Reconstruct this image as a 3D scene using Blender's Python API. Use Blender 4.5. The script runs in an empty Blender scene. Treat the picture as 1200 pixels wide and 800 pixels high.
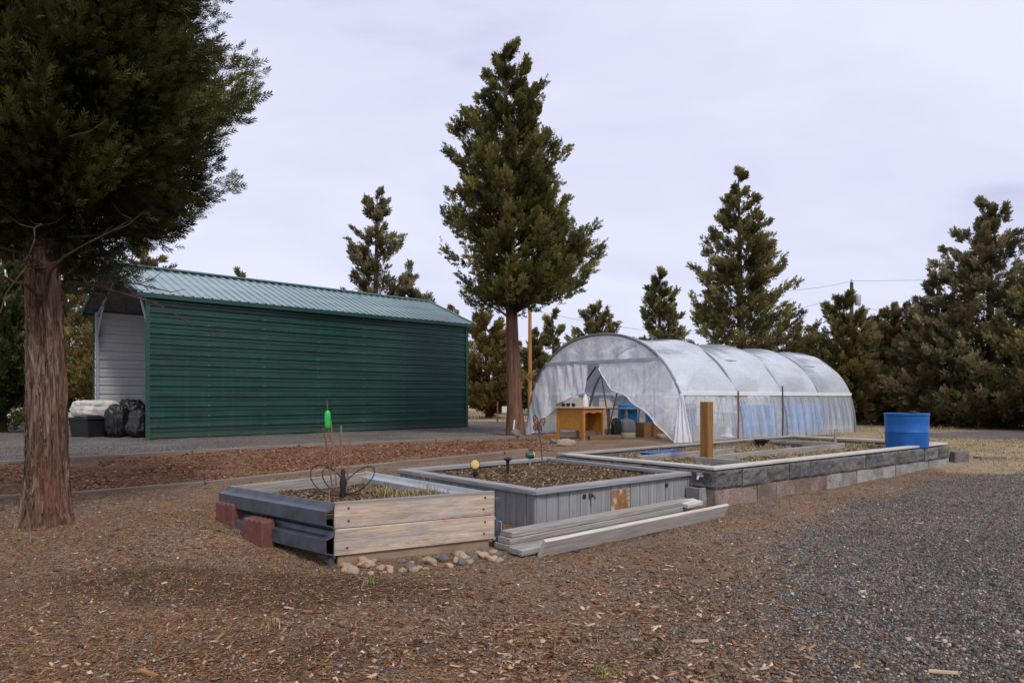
import bpy, bmesh, math, random
import numpy as np
from mathutils import Matrix, Vector
R = math.radians
rs = np.random.RandomState(7); random.seed(7)
S = bpy.context.scene; COL = S.collection
EYE, F, HZ = 1.2, 800.0, 465.0

# ------------------------------------------------------------------ noise and terrain
_T = np.random.RandomState(3).rand(64, 64, 64)
def vnoise(x, y, z=0.0):
    x, y, z = np.broadcast_arrays(np.asarray(x, float), np.asarray(y, float), np.asarray(z, float))
    xi, yi, zi = np.floor(x).astype(int), np.floor(y).astype(int), np.floor(z).astype(int)
    fx, fy, fz = x-xi, y-yi, z-zi
    fx, fy, fz = fx*fx*(3-2*fx), fy*fy*(3-2*fy), fz*fz*(3-2*fz)
    g = lambda a, b, c: _T[(xi+a) & 63, (yi+b) & 63, (zi+c) & 63]
    l = lambda a, b, t: a+(b-a)*t
    return l(l(l(g(0,0,0), g(1,0,0), fx), l(g(0,1,0), g(1,1,0), fx), fy),
             l(l(g(0,0,1), g(1,0,1), fx), l(g(0,1,1), g(1,1,1), fx), fy), fz)
def fbm(x, y, z=0.0, o=4):
    s, a = 0, .5
    for k in range(o):
        s = s+a*vnoise(np.asarray(x)*2**k+17*k, np.asarray(y)*2**k+5*k, np.asarray(z)*2**k+k*9.3); a *= .5
    return s/(1-.5**o)
def sm(x, a, b):
    t = np.clip((np.asarray(x, float)-a)/(b-a), 0, 1); return t*t*(3-2*t)
def g(x, y):
    x = np.asarray(x, float); y = np.asarray(y, float)
    z = .17*sm(y, 8.6, 14)*(1-.75*sm(x, 5, 10)*(1-.6*sm(y, 26, 40)))
    near = 1-sm(y, 14, 40)
    z = z+.19*np.exp(-((x+2.75)**2+(y-5.6)**2)/1.05)
    z = z+near*(.05*(fbm(x*.9, y*.9, 1.3, 3)-.5)*sm(y, 1.5, 4)+.034*(fbm(x*4, y*4, 4.1, 3)-.5))
    return z
def gz(x, y): return float(g(x, y))
def at(px, Y, py=None, z=None):
    x = (px-600)/F*Y
    return Vector((x, Y, EYE-(py-HZ)/F*Y if py is not None else (gz(x, Y) if z is None else z)))

# ------------------------------------------------------------------ materials
def mat(name):
    m = bpy.data.materials.new(name); m.use_nodes = True
    nt = m.node_tree; nt.nodes.clear()
    return m, nt
def N(nt, typ, ins=None, **props):
    n = nt.nodes.new(typ)
    for k, v in props.items(): setattr(n, k, v)
    for k, v in (ins or {}).items():
        s = n.inputs[k]
        if hasattr(v, 'is_output'): nt.links.new(v, s)
        else: s.default_value = v
    return n
def ramp(nt, fac, stops):
    n = N(nt, 'ShaderNodeValToRGB', {'Fac': fac}); e = n.color_ramp.elements
    while len(e) < len(stops): e.new(.5)
    for el, (p, c) in zip(e, stops): el.position = p; el.color = (*c, 1) if len(c) == 3 else c
    return n.outputs['Color']
def mix(nt, fac, a, b, blend='MIX'):
    n = N(nt, 'ShaderNodeMix', data_type='RGBA', blend_type=blend)
    for k, v in ((0, fac), (6, a), (7, b)):
        if hasattr(v, 'is_output'): nt.links.new(v, n.inputs[k])
        else: n.inputs[k].default_value = (*v, 1) if isinstance(v, tuple) and len(v) == 3 else v
    return n.outputs[2]
def mth(nt, op, a, b=0.0, clamp=False):
    n = N(nt, 'ShaderNodeMath', operation=op, use_clamp=clamp)
    for i, v in enumerate((a, b)):
        if hasattr(v, 'is_output'): nt.links.new(v, n.inputs[i])
        else: n.inputs[i].default_value = v
    return n.outputs[0]
def coords(nt, scale=(1,1,1), kind='Object', rnd=True):
    tc = N(nt, 'ShaderNodeTexCoord').outputs[kind]
    mp = N(nt, 'ShaderNodeMapping', {'Vector': tc, 'Scale': scale})
    if rnd:
        oi = N(nt, 'ShaderNodeObjectInfo').outputs['Random']
        cx = N(nt, 'ShaderNodeCombineXYZ', {'X': mth(nt, 'MULTIPLY', oi, 37.0), 'Y': mth(nt, 'MULTIPLY', oi, 91.0), 'Z': mth(nt, 'MULTIPLY', oi, 53.0)})
        nt.links.new(cx.outputs[0], mp.inputs['Location'])
    return mp.outputs[0]
def noise(nt, vec, scale, detail=6, rough=.6, dist=0.0):
    return N(nt, 'ShaderNodeTexNoise', {'Vector': vec, 'Scale': scale, 'Detail': detail, 'Roughness': rough, 'Distortion': dist}).outputs['Fac']
def finish(nt, color, rough=.8, bump=None, bstr=.3, bdist=.01, metal=0.0, spec=.3, coat=0.0):
    p = N(nt, 'ShaderNodeBsdfPrincipled', {'Roughness': rough, 'Metallic': metal, 'Specular IOR Level': spec, 'Coat Weight': coat})
    if hasattr(color, 'is_output'): nt.links.new(color, p.inputs['Base Color'])
    else: p.inputs['Base Color'].default_value = (*color, 1)
    if bump is not None:
        b = N(nt, 'ShaderNodeBump', {'Height': bump, 'Strength': bstr, 'Distance': bdist}); nt.links.new(b.outputs[0], p.inputs['Normal'])
    N(nt, 'ShaderNodeOutputMaterial', {'Surface': p.outputs[0]})
    return p
def m_plain(name, col, rough=.6, var=.35, scale=6, spec=.3, metal=0.0, bstr=.15, coat=0.0):
    m, nt = mat(name); v = coords(nt)
    n = noise(nt, v, scale, 8, .65)
    c = ramp(nt, n, [(.25, tuple(x*(1-var) for x in col)), (.75, tuple(min(1, x*(1+var)) for x in col))])
    finish(nt, c, rough, noise(nt, v, scale*8, 4), bstr, .004, metal, spec, coat); return m
def m_wood(name, dark, light, blotch, grain=22, rough=.85, topgrey=None, spec=.15):
    m, nt = mat(name)
    v = coords(nt, (1.1, grain, grain)); n1 = noise(nt, v, 1.6, 9, .7, .4)
    v2 = coords(nt, (1, 3, 3)); n2 = noise(nt, v2, 2.2, 5, .6)
    v3 = coords(nt, (2, 60, 60)); n3 = noise(nt, v3, 1.5, 4, .7)
    c = ramp(nt, n1, [(.28, dark), (.5, tuple((a+b)/2 for a, b in zip(dark, light))), (.72, light)])
    c = mix(nt, ramp(nt, n2, [(.45, (0,0,0)), (.7, (1,1,1))]), c, blotch)
    c = mix(nt, .75, c, ramp(nt, n3, [(.3, (.45,.43,.42)), (.55, (1,1,1))]), 'MULTIPLY')
    if topgrey:
        z = N(nt, 'ShaderNodeSeparateXYZ', {'Vector': N(nt, 'ShaderNodeTexCoord').outputs['Object']}).outputs['Z']
        k = mth(nt, 'ADD', z, mth(nt, 'MULTIPLY', noise(nt, coords(nt, (4, 4, 4)), 2, 5), .06))
        k = N(nt, 'ShaderNodeMapRange', {'Value': k, 'From Min': topgrey[0], 'From Max': topgrey[0]+.02}).outputs[0]
        c = mix(nt, k, c, topgrey[1])
    finish(nt, c, rough, mth(nt, 'ADD', n1, n3), .5, .006, 0, spec); return m
MAT = {}
def m_plank(name, topgrey=None):
    m, nt = mat(name); v = coords(nt, (1.3, 20, 20)); n1 = noise(nt, v, 1.8, 10, .75, .5)
    n3 = noise(nt, coords(nt, (2.2, 75, 75)), 1.5, 5, .75); n2 = noise(nt, coords(nt, (1.2, 5, 5)), 2.6, 7, .7)
    c = ramp(nt, n1, [(.3, (.28,.19,.13)), (.5, (.50,.385,.29)), (.68, (.66,.56,.46))])
    c = mix(nt, ramp(nt, n2, [(.48, (0,0,0)), (.58, (.85,.85,.85))]), c, ramp(nt, n1, [(.3, (.24,.2,.18)), (.7, (.5,.46,.43))]))
    c = mix(nt, ramp(nt, noise(nt, coords(nt, (2, 9, 9)), 2.0, 6, .7), [(.58, (0,0,0)), (.68, (.8,.8,.8))]), c, (.36,.17,.10))
    c = mix(nt, ramp(nt, n3, [(.28, (.8,.8,.8)), (.42, (0,0,0))]), c, (.12,.085,.07))
    if topgrey:
        z = N(nt, 'ShaderNodeSeparateXYZ', {'Vector': N(nt, 'ShaderNodeTexCoord').outputs['Object']}).outputs['Z']
        k = mth(nt, 'ADD', z, mth(nt, 'MULTIPLY', mth(nt, 'SUBTRACT', n1, .5), .10))
        k = N(nt, 'ShaderNodeMapRange', {'Value': k, 'From Min': topgrey[0]-.012, 'From Max': topgrey[0]+.008}).outputs[0]
        c = mix(nt, mth(nt, 'MULTIPLY', k, .85), c, mix(nt, n3, (.10,.10,.105), (.30,.30,.31)))
    finish(nt, c, .88, mth(nt, 'ADD', n1, n3), .6, .006, 0, .12); return m
MAT['plank'] = m_plank('bare_plank_wood', (.165, (.2,.195,.2)))
MAT['plank_low'] = m_plank('bare_plank_wood_low')
MAT['grey_board'] = m_wood('weathered_board', (.16,.15,.14), (.45,.42,.39), (.3,.275,.25), 30)
MAT['pale_board'] = m_wood('pale_board', (.34,.32,.30), (.68,.65,.60), (.52,.48,.44), 30)
MAT['timber'] = m_wood('edging_timber', (.12,.095,.075), (.32,.26,.21), (.2,.16,.13), 26)
MAT['cap'] = m_wood('painted_cap', (.2,.2,.205), (.40,.40,.405), (.29,.285,.28), 20, .7)
MAT['post'] = m_wood('treated_post', (.16,.075,.022), (.38,.2,.07), (.28,.14,.045), 24)
MAT['desk'] = m_wood('varnished_desk', (.3,.12,.015), (.55,.25,.04), (.45,.19,.025), 10, .45, spec=.4)
MAT['stick'] = m_wood('brown_stick', (.1,.05,.03), (.3,.17,.1), (.2,.11,.07), 20)
MAT['bamboo'] = m_wood('cane', (.16,.085,.05), (.36,.2,.125), (.27,.14,.09), 20)
MAT['trim_white'] = m_plain('white_trim', (.7,.71,.72), .5, .12)
MAT['galv'] = m_plain('galvanised_steel', (.36,.38,.4), .45, .25, 5, .5, .4)
MAT['rail'] = m_plain('blue_grey_steel', (.075,.085,.108), .42, .55, 7, .5, .25)
MAT['rail_pale'] = m_plain('pale_steel', (.36,.38,.41), .5, .25, 4, .5, .2)
MAT['black'] = m_plain('black_plastic', (.012,.012,.014), .45, .5, 6, .4)
MAT['rubber'] = m_plain('black_rubber', (.02,.02,.02), .6)
MAT['tarp'] = m_plain('pale_tarp', (.52,.49,.44), .8, .3, 7, .1, 0, .6)
MAT['blue_light'] = m_plain('light_blue_plastic', (.02,.26,.62), .4, .25, 4, .4)
MAT['blue'] = m_plain('blue_plastic', (.005,.095,.33), .45, .25, 4, .35)
MAT['green'] = m_plain('green_plastic', (.01,.42,.06), .3, .25, 8, .5)
MAT['white'] = m_plain('white_plastic', (.62,.62,.6), .5, .15)
MAT['yellow_face'] = m_plain('yellow_disc', (.6,.45,.14), .5, .4, 20)
MAT['rust'] = m_plain('rusty_metal', (.16,.055,.03), .8, .6, 20, .2, .2)
MAT['dark_metal'] = m_plain('dark_metal', (.05,.05,.055), .5, .3, 9, .4, .5)
MAT['redpaver'] = m_plain('red_concrete', (.16,.07,.06), .95, .35, 14, .1, 0, .8)
MAT['concrete'] = m_plain('concrete', (.26,.25,.24), .95, .35, 9, .1, 0, .8)
MAT['tan_base'] = m_plain('tan_footing', (.28,.2,.135), .95, .3, 5, .1, 0, .5)
MAT['rock'] = m_plain('field_stone', (.32,.25,.19), .95, .45, 9, .1, 0, .8)
MAT['rock_dark'] = m_plain('grey_field_stone', (.15,.135,.125), .95, .4, 9, .1, 0, .8)
MAT['rock_red'] = m_plain('tan_field_stone', (.44,.29,.19), .95, .4, 9, .1, 0, .8)
MAT['boxwood'] = m_wood('crate_wood', (.2,.09,.03), (.42,.22,.09), (.3,.15,.05), 14)
MAT['tub'] = m_plain('grey_tub', (.2,.2,.21), .6)

def m_block(name, col, stain):
    m, nt = mat(name); v = coords(nt)
    n1 = noise(nt, v, 5, 8, .7); n2 = noise(nt, v, 60, 3, .7)
    c = ramp(nt, n1, [(.3, tuple(x*.55 for x in col)), (.7, tuple(x*1.35 for x in col))])
    c = mix(nt, ramp(nt, noise(nt, v, 3, 6), [(.5, (0,0,0)), (.75, (.8,.8,.8))]), c, stain)
    c = mix(nt, .75, c, ramp(nt, n2, [(.3, (.3,.3,.3)), (.6, (1.15,1.15,1.15))]), 'MULTIPLY')
    c = mix(nt, N(nt, 'ShaderNodeObjectInfo').outputs['Random'], c, mix(nt, 1.0, c, (.72,.7,.7), 'MULTIPLY'))
    finish(nt, c, .95, mth(nt, 'ADD', n1, mth(nt, 'MULTIPLY', n2, .4)), .7, .012, 0, .1); return m
MAT['split'] = m_block('split_face_block', (.155,.15,.148), (.24,.22,.19))
MAT['block_red'] = m_block('pinkish_block', (.27,.195,.165), (.34,.29,.25))
MAT['block_grey'] = m_block('pale_grey_block', (.33,.325,.31), (.4,.36,.3))

def m_paintmetal(name, col, rough, coat=0.0, streak=.42):
    m, nt = mat(name)
    v = coords(nt, (.5, 1, 6), rnd=False); n = noise(nt, v, 1.2, 6, .6)
    v2 = coords(nt, (6, 6, .6), rnd=False); n2 = noise(nt, v2, 1.5, 6, .7)
    c = ramp(nt, n, [(.3, tuple(x*(1-streak) for x in col)), (.7, tuple(x*(1+streak) for x in col))])
    c = mix(nt, mth(nt, 'MULTIPLY', ramp(nt, n2, [(.5, (0,0,0)), (.8, (1,1,1))]), .18), c, (.12,.14,.13))
    z = N(nt, 'ShaderNodeSeparateXYZ', {'Vector': N(nt, 'ShaderNodeTexCoord').outputs['Object']}).outputs['Z']
    dirt = N(nt, 'ShaderNodeMapRange', {'Value': mth(nt, 'ADD', z, mth(nt, 'MULTIPLY', n2, .5)), 'From Min': .75, 'From Max': .1}).outputs[0]
    c = mix(nt, mth(nt, 'MULTIPLY', dirt, .3), c, (.1,.09,.075))
    rr = N(nt, 'ShaderNodeMapRange', {'Value': n2, 'To Min': rough-.08, 'To Max': rough+.15}).outputs[0]
    p = finish(nt, c, .5, noise(nt, coords(nt, (.8, 2, 2)), 2.0, 3), .28, .02, 0, .5, coat)
    nt.links.new(rr, p.inputs['Roughness']); return m
MAT['green_wall'] = m_paintmetal('green_painted_steel', (.005,.043,.030), .36)
MAT['green_roof_sheen'] = m_paintmetal('sky_sheen_roof_steel', (.075,.165,.145), .26, 1.0)  # same paint as the walls, sky reflection put into a paler base colour
MAT['green_trim'] = m_paintmetal('green_trim_steel', (.006,.05,.038), .4)
MAT['screw_grey'] = m_plain('dull_screw', (.22,.27,.26), .5)
MAT['hoop_steel'] = m_plain('dull_hoop_steel', (.17,.18,.2), .5, .2, 6, .4, .2)
MAT['splinter'] = m_plain('pale_splinter_wood', (.46,.32,.2), .9)
MAT['underside_shade'] = m_plain('shaded_roof_underside', (.16,.16,.16), .6)  # light grey roof underside, darkened: interior shade put into the colour
MAT['inner_white'] = m_paintmetal('white_inner_panel', (.58,.58,.57), .6, 0, .08)

def m_siding():
    m, nt = mat('grey_painted_boards')
    v = coords(nt, (30, 30, 1.2), rnd=False); n = noise(nt, v, 1.5, 8, .7)
    v1 = coords(nt, (7.9, 7.9, .01), rnd=False)
    n1 = noise(nt, v1, 1, 1, .5)
    c = ramp(nt, n, [(.3, (.19,.195,.2)), (.7, (.35,.355,.36))])
    c = mix(nt, .6, c, ramp(nt, n1, [(.3, (.72,.72,.74)), (.7, (1.1,1.1,1.1))]), 'MULTIPLY')
    oc = N(nt, 'ShaderNodeSeparateXYZ', {'Vector': N(nt, 'ShaderNodeTexCoord').outputs['Object']})
    low = N(nt, 'ShaderNodeMapRange', {'Value': mth(nt, 'ADD', oc.outputs['Z'], mth(nt, 'MULTIPLY', n, .12)), 'From Min': .13, 'From Max': .03}).outputs[0]
    c = mix(nt, mth(nt, 'MULTIPLY', low, .5), c, (.14,.11,.085))
    finish(nt, c, .8, n, .3, .004, 0, .2); return m
MAT['siding'] = m_siding()
m, nt = mat('peeling_patch'); v = coords(nt, (30, 30, 2), rnd=False); n = noise(nt, v, 1.2, 7, .75)
v2 = coords(nt, (9, 9, 5), rnd=False)
c = ramp(nt, n, [(.35, (.15,.06,.03)), (.5, (.3,.14,.06)), (.65, (.25,.22,.17))])
c = mix(nt, ramp(nt, noise(nt, v2, 1.4, 4), [(.52, (0,0,0)), (.6, (1,1,1))]), c, (.45,.42,.22))
finish(nt, c, .9, n, .4, .004, 0, .1); MAT['patch'] = m

def m_bark():
    m, nt = mat('juniper_bark')
    v = coords(nt, (15, 15, 2.0), rnd=False); n = noise(nt, v, 1.3, 10, .8, 1.2)
    v2 = coords(nt, (4, 4, .8), rnd=False); n2 = noise(nt, v2, 1.2, 5, .6)
    c = ramp(nt, n, [(.34, (.012,.009,.008)), (.45, (.09,.052,.036)), (.55, (.26,.17,.125)), (.68, (.46,.37,.31))])
    c = mix(nt, ramp(nt, n2, [(.47, (0,0,0)), (.66, (.75,.75,.75))]), c, (.20,.085,.045))
    finish(nt, c, .95, n, .9, .03, 0, .1); return m
MAT['bark'] = m_bark()
def m_bark2(name, a, b):
    m, nt = mat(name); v = coords(nt, (9, 9, .8), rnd=False); n = noise(nt, v, 1.5, 8, .7, .4)
    c = ramp(nt, n, [(.3, a), (.7, b)]); finish(nt, c, .95, n, .8, .03, 0, .1); return m
MAT['bark_mid'] = m_bark2('reddish_bark', (.045,.022,.015), (.23,.125,.085))
MAT['bark_far'] = m_bark2('far_bark', (.03,.02,.016), (.12,.075,.055))
MAT['pole'] = m_bark2('orange_pole_wood', (.25,.11,.035), (.48,.25,.1))
MAT['pole_grey'] = m_bark2('brown_pole_wood', (.06,.04,.03), (.14,.1,.08))

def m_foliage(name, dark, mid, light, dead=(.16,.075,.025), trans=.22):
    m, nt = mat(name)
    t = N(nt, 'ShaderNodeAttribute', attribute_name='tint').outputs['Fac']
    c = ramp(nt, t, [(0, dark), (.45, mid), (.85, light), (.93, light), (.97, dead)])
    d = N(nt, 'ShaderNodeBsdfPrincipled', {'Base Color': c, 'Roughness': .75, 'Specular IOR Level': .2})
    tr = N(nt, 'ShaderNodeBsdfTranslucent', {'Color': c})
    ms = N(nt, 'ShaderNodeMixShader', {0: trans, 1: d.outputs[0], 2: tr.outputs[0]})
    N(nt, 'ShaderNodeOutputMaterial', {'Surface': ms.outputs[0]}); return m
MAT['fol_near'] = m_foliage('dark_juniper_scales', (.012,.013,.005), (.046,.052,.014), (.125,.125,.03), (.34,.15,.03))
MAT['fol_mid'] = m_foliage('olive_juniper_scales', (.028,.028,.010), (.115,.112,.03), (.27,.24,.07))
MAT['fol_far'] = m_foliage('far_juniper_scales', (.042,.038,.016), (.155,.135,.047), (.32,.27,.1))
MAT['fol_brown'] = m_foliage('brown_juniper_scales', (.042,.031,.013), (.18,.13,.04), (.32,.24,.085))
MAT['fol_grey'] = m_foliage('grey_juniper_scales', (.042,.038,.02), (.16,.14,.066), (.32,.27,.135))
MAT['fol_light'] = m_foliage('light_juniper_scales', (.025,.035,.014), (.08,.1,.034), (.17,.19,.07))

def m_tint(name, stops, rough=.9):
    m, nt = mat(name); t = N(nt, 'ShaderNodeAttribute', attribute_name='tint').outputs['Fac']
    finish(nt, ramp(nt, t, stops), rough, None, spec=.15); return m
MAT['chips'] = m_tint('wood_chip_pieces', [(0, (.05,.03,.02)), (.35, (.17,.085,.045)), (.6, (.31,.19,.11)), (.82, (.5,.35,.23)), (1, (.7,.57,.42))])
MAT['redchips'] = m_tint('red_chip_pieces', [(0, (.06,.026,.016)), (.45, (.2,.085,.043)), (.8, (.3,.155,.085)), (1, (.42,.29,.2))])
MAT['gravel'] = m_tint('gravel_stones', [(0, (.028,.026,.025)), (.4, (.108,.098,.091)), (.6, (.18,.158,.142)), (.8, (.27,.222,.182)), (1, (.62,.55,.48))])
MAT['mulch'] = m_tint('mulch_pieces', [(0, (.03,.02,.014)), (.45, (.10,.06,.035)), (.8, (.24,.16,.09)), (1, (.42,.36,.28))])
MAT['straw'] = m_tint('dry_grass_blades', [(0, (.16,.11,.05)), (.5, (.33,.25,.13)), (.9, (.48,.4,.24)), (1, (.2,.22,.06))])
MAT['needles'] = m_tint('needle_litter', [(0, (.06,.035,.02)), (.5, (.24,.12,.055)), (1, (.42,.26,.14))])

def m_film(name, alpha, wr, kind):
    m, nt = mat(name)
    v = coords(nt, {'roof': (.55, 1.6, 1.6), 'side': (5, 5, .5), 'front': (1.8, 1.8, 1.2)}[kind], rnd=False)
    n = noise(nt, v, 1.0, 3, .5, .8)
    fine = noise(nt, coords(nt, {'roof': (3, 9, 9), 'side': (14, 14, 2), 'front': (2.6, 2.6, 1.5)}[kind], rnd=False), 1.0, 4, .55, 1.8)
    crease = ramp(nt, fine, [(.44, (0,0,0)), (.5, (1,1,1)), (.56, (0,0,0))])
    bmp = N(nt, 'ShaderNodeBump', {'Height': mth(nt, 'ADD', mth(nt, 'MULTIPLY', n, 1.6), mth(nt, 'MULTIPLY', fine, .45)), 'Strength': wr, 'Distance': .07})
    col = (.98,.98,1.0,1) if kind == 'front' else (.89,.94,1.0,1)
    dif = N(nt, 'ShaderNodeBsdfDiffuse', {'Color': col, 'Normal': bmp.outputs[0]})
    trn = N(nt, 'ShaderNodeBsdfTranslucent', {'Color': col, 'Normal': bmp.outputs[0]})
    gl = N(nt, 'ShaderNodeBsdfGlossy', {'Color': (1,1,1,1), 'Roughness': .16, 'Normal': bmp.outputs[0]})
    body = N(nt, 'ShaderNodeMixShader', {0: .25, 1: dif.outputs[0], 2: trn.outputs[0]})
    tp = N(nt, 'ShaderNodeBsdfTransparent', {'Color': (.93,.965,1,1)})
    f = mth(nt, 'ADD', mth(nt, 'ADD', mth(nt, 'MULTIPLY', mth(nt, 'SUBTRACT', n, .5), {'roof': .25, 'side': .4, 'front': .22}[kind]), mth(nt, 'MULTIPLY', crease, {'roof': .10, 'side': .08, 'front': .12}[kind])), alpha, True)
    s = N(nt, 'ShaderNodeMixShader', {0: f, 1: tp.outputs[0], 2: body.outputs[0]})
    fc = N(nt, 'ShaderNodeLayerWeight', {'Blend': .5, 'Normal': bmp.outputs[0]}).outputs['Facing']
    s2 = N(nt, 'ShaderNodeMixShader', {0: mth(nt, 'ADD', mth(nt, 'MULTIPLY', mth(nt, 'POWER', fc, 3.5), .75), .05, True), 1: s.outputs[0], 2: gl.outputs[0]})
    N(nt, 'ShaderNodeOutputMaterial', {'Surface': s2.outputs[0]}); return m
MAT['film_roof'] = m_film('clear_roof_film', .52, .3, 'roof')
MAT['film_side'] = m_film('side_film', .34, .45, 'side')
MAT['film_front'] = m_film('curtain_film', .55, .4, 'front')

def m_ground():
    m, nt = mat('yard_ground')
    pos = N(nt, 'ShaderNodeTexCoord').outputs['Object']
    A = lambda n: N(nt, 'ShaderNodeAttribute', attribute_name=n).outputs['Fac']
    nA = noise(nt, pos, .7, 6, .6); nB = noise(nt, pos, 4, 8, .7); nC = noise(nt, pos, 30, 6, .75); nD = noise(nt, pos, 110, 3, .7)
    vo = N(nt, 'ShaderNodeTexVoronoi', {'Vector': pos, 'Scale': 120.0, 'Randomness': 1.0})
    vo2 = N(nt, 'ShaderNodeTexVoronoi', {'Vector': pos, 'Scale': 55.0, 'Randomness': 1.0})
    cell = N(nt, 'ShaderNodeSeparateColor', {'Color': vo.outputs['Color']}).outputs[0]
    cell2 = N(nt, 'ShaderNodeSeparateColor', {'Color': vo2.outputs['Color']}).outputs[0]
    dirt = ramp(nt, nB, [(.28, (.105,.068,.045)), (.5, (.20,.136,.092)), (.72, (.31,.225,.16))])
    dirt = mix(nt, .8, dirt, ramp(nt, nC, [(.3, (.45,.42,.4)), (.6, (1.05,1.05,1.05)), (.75, (1.45,1.4,1.3))]), 'MULTIPLY')
    dirt = mix(nt, ramp(nt, cell, [(.86, (0,0,0)), (.9, (.75,.75,.75))]), dirt, (.26,.235,.22))
    dirt = mix(nt, ramp(nt, cell2, [(.9, (0,0,0)), (.93, (.6,.6,.6))]), dirt, (.08,.05,.04))
    dirt = mix(nt, .62, dirt, ramp(nt, cell, [(0, (.05,.028,.018)), (.2, (.13,.078,.047)), (.42, (.21,.125,.068)), (.6, (.32,.215,.13)), (.74, (.24,.2,.18)), (.88, (.34,.27,.21)), (.97, (.5,.45,.40))]))
    dirt = mix(nt, ramp(nt, noise(nt, pos, 2.3, 4, .6), [(.45, (0,0,0)), (.62, (.55,.55,.55))]), dirt, mix(nt, .6, (.30,.165,.08), ramp(nt, nD, [(.3, (.3,.3,.3)), (.65, (1.35,1.35,1.35))]), 'MULTIPLY'))
    dark = mix(nt, .7, (.10,.066,.045), ramp(nt, nC, [(.3, (.3,.3,.3)), (.7, (1.5,1.45,1.4))]), 'MULTIPLY')
    grav = ramp(nt, cell, [(0, (.03,.029,.03)), (.35, (.10,.092,.087)), (.6, (.17,.152,.138)), (.85, (.26,.225,.19)), (.96, (.4,.34,.28)), (1, (.65,.6,.54))])
    grav = mix(nt, .6, grav, ramp(nt, nD, [(.3, (.4,.4,.4)), (.65, (1.2,1.2,1.2))]), 'MULTIPLY')
    chip = ramp(nt, cell2, [(0, (.06,.03,.02)), (.5, (.19,.095,.052)), (.85, (.29,.165,.10)), (1, (.38,.27,.19))])
    chip = mix(nt, .6, chip, ramp(nt, nC, [(.3, (.4,.4,.4)), (.65, (1.2,1.2,1.2))]), 'MULTIPLY')
    straw = ramp(nt, nC, [(.3, (.17,.12,.07)), (.5, (.33,.245,.15)), (.7, (.50,.41,.27))])
    def mask(name, k=.7):
        t = mth(nt, 'ADD', A(name), mth(nt, 'MULTIPLY', mth(nt, 'SUBTRACT', mth(nt, 'ADD', mth(nt, 'MULTIPLY', nB, .5), mth(nt, 'MULTIPLY', nC, .5)), .5), k*2.4))
        return N(nt, 'ShaderNodeMapRange', {'Value': t, 'From Min': .38, 'From Max': .62}).outputs[0]
    c = mix(nt, mask('dark'), dirt, dark); c = mix(nt, mask('straw'), c, straw)
    c = mix(nt, mask('chips', .4), c, chip); c = mix(nt, mask('gravel', .5), c, grav)
    c = mix(nt, .6, c, ramp(nt, nA, [(.3, (.6,.6,.6)), (.5, (1,1,1)), (.7, (1.4,1.36,1.3))]), 'MULTIPLY')
    h = mth(nt, 'ADD', mth(nt, 'MULTIPLY', nC, 1.0), mth(nt, 'MULTIPLY', mth(nt, 'SUBTRACT', 1.0, vo.outputs['Distance']), .6))
    h = mth(nt, 'ADD', h, mth(nt, 'MULTIPLY', nB, 1.2))
    finish(nt, c, .95, h, .85, .022, 0, .1); return m
MAT['ground'] = m_ground()
m, nt = mat('bed_soil'); v = coords(nt, rnd=False); nB = noise(nt, v, 14, 8, .75)
finish(nt, ramp(nt, nB, [(.3, (.03,.02,.014)), (.55, (.095,.06,.038)), (.75, (.2,.14,.09))]), .95, nB, .9, .03, 0, .1); MAT['soil'] = m
m, nt = mat('grassy_soil'); v = coords(nt, rnd=False); nB = noise(nt, v, 14, 8, .75)
finish(nt, ramp(nt, nB, [(.3, (.09,.065,.035)), (.5, (.2,.155,.085)), (.75, (.36,.3,.18))]), .95, nB, .9, .03, 0, .1); MAT['soil_grass'] = m

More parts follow.
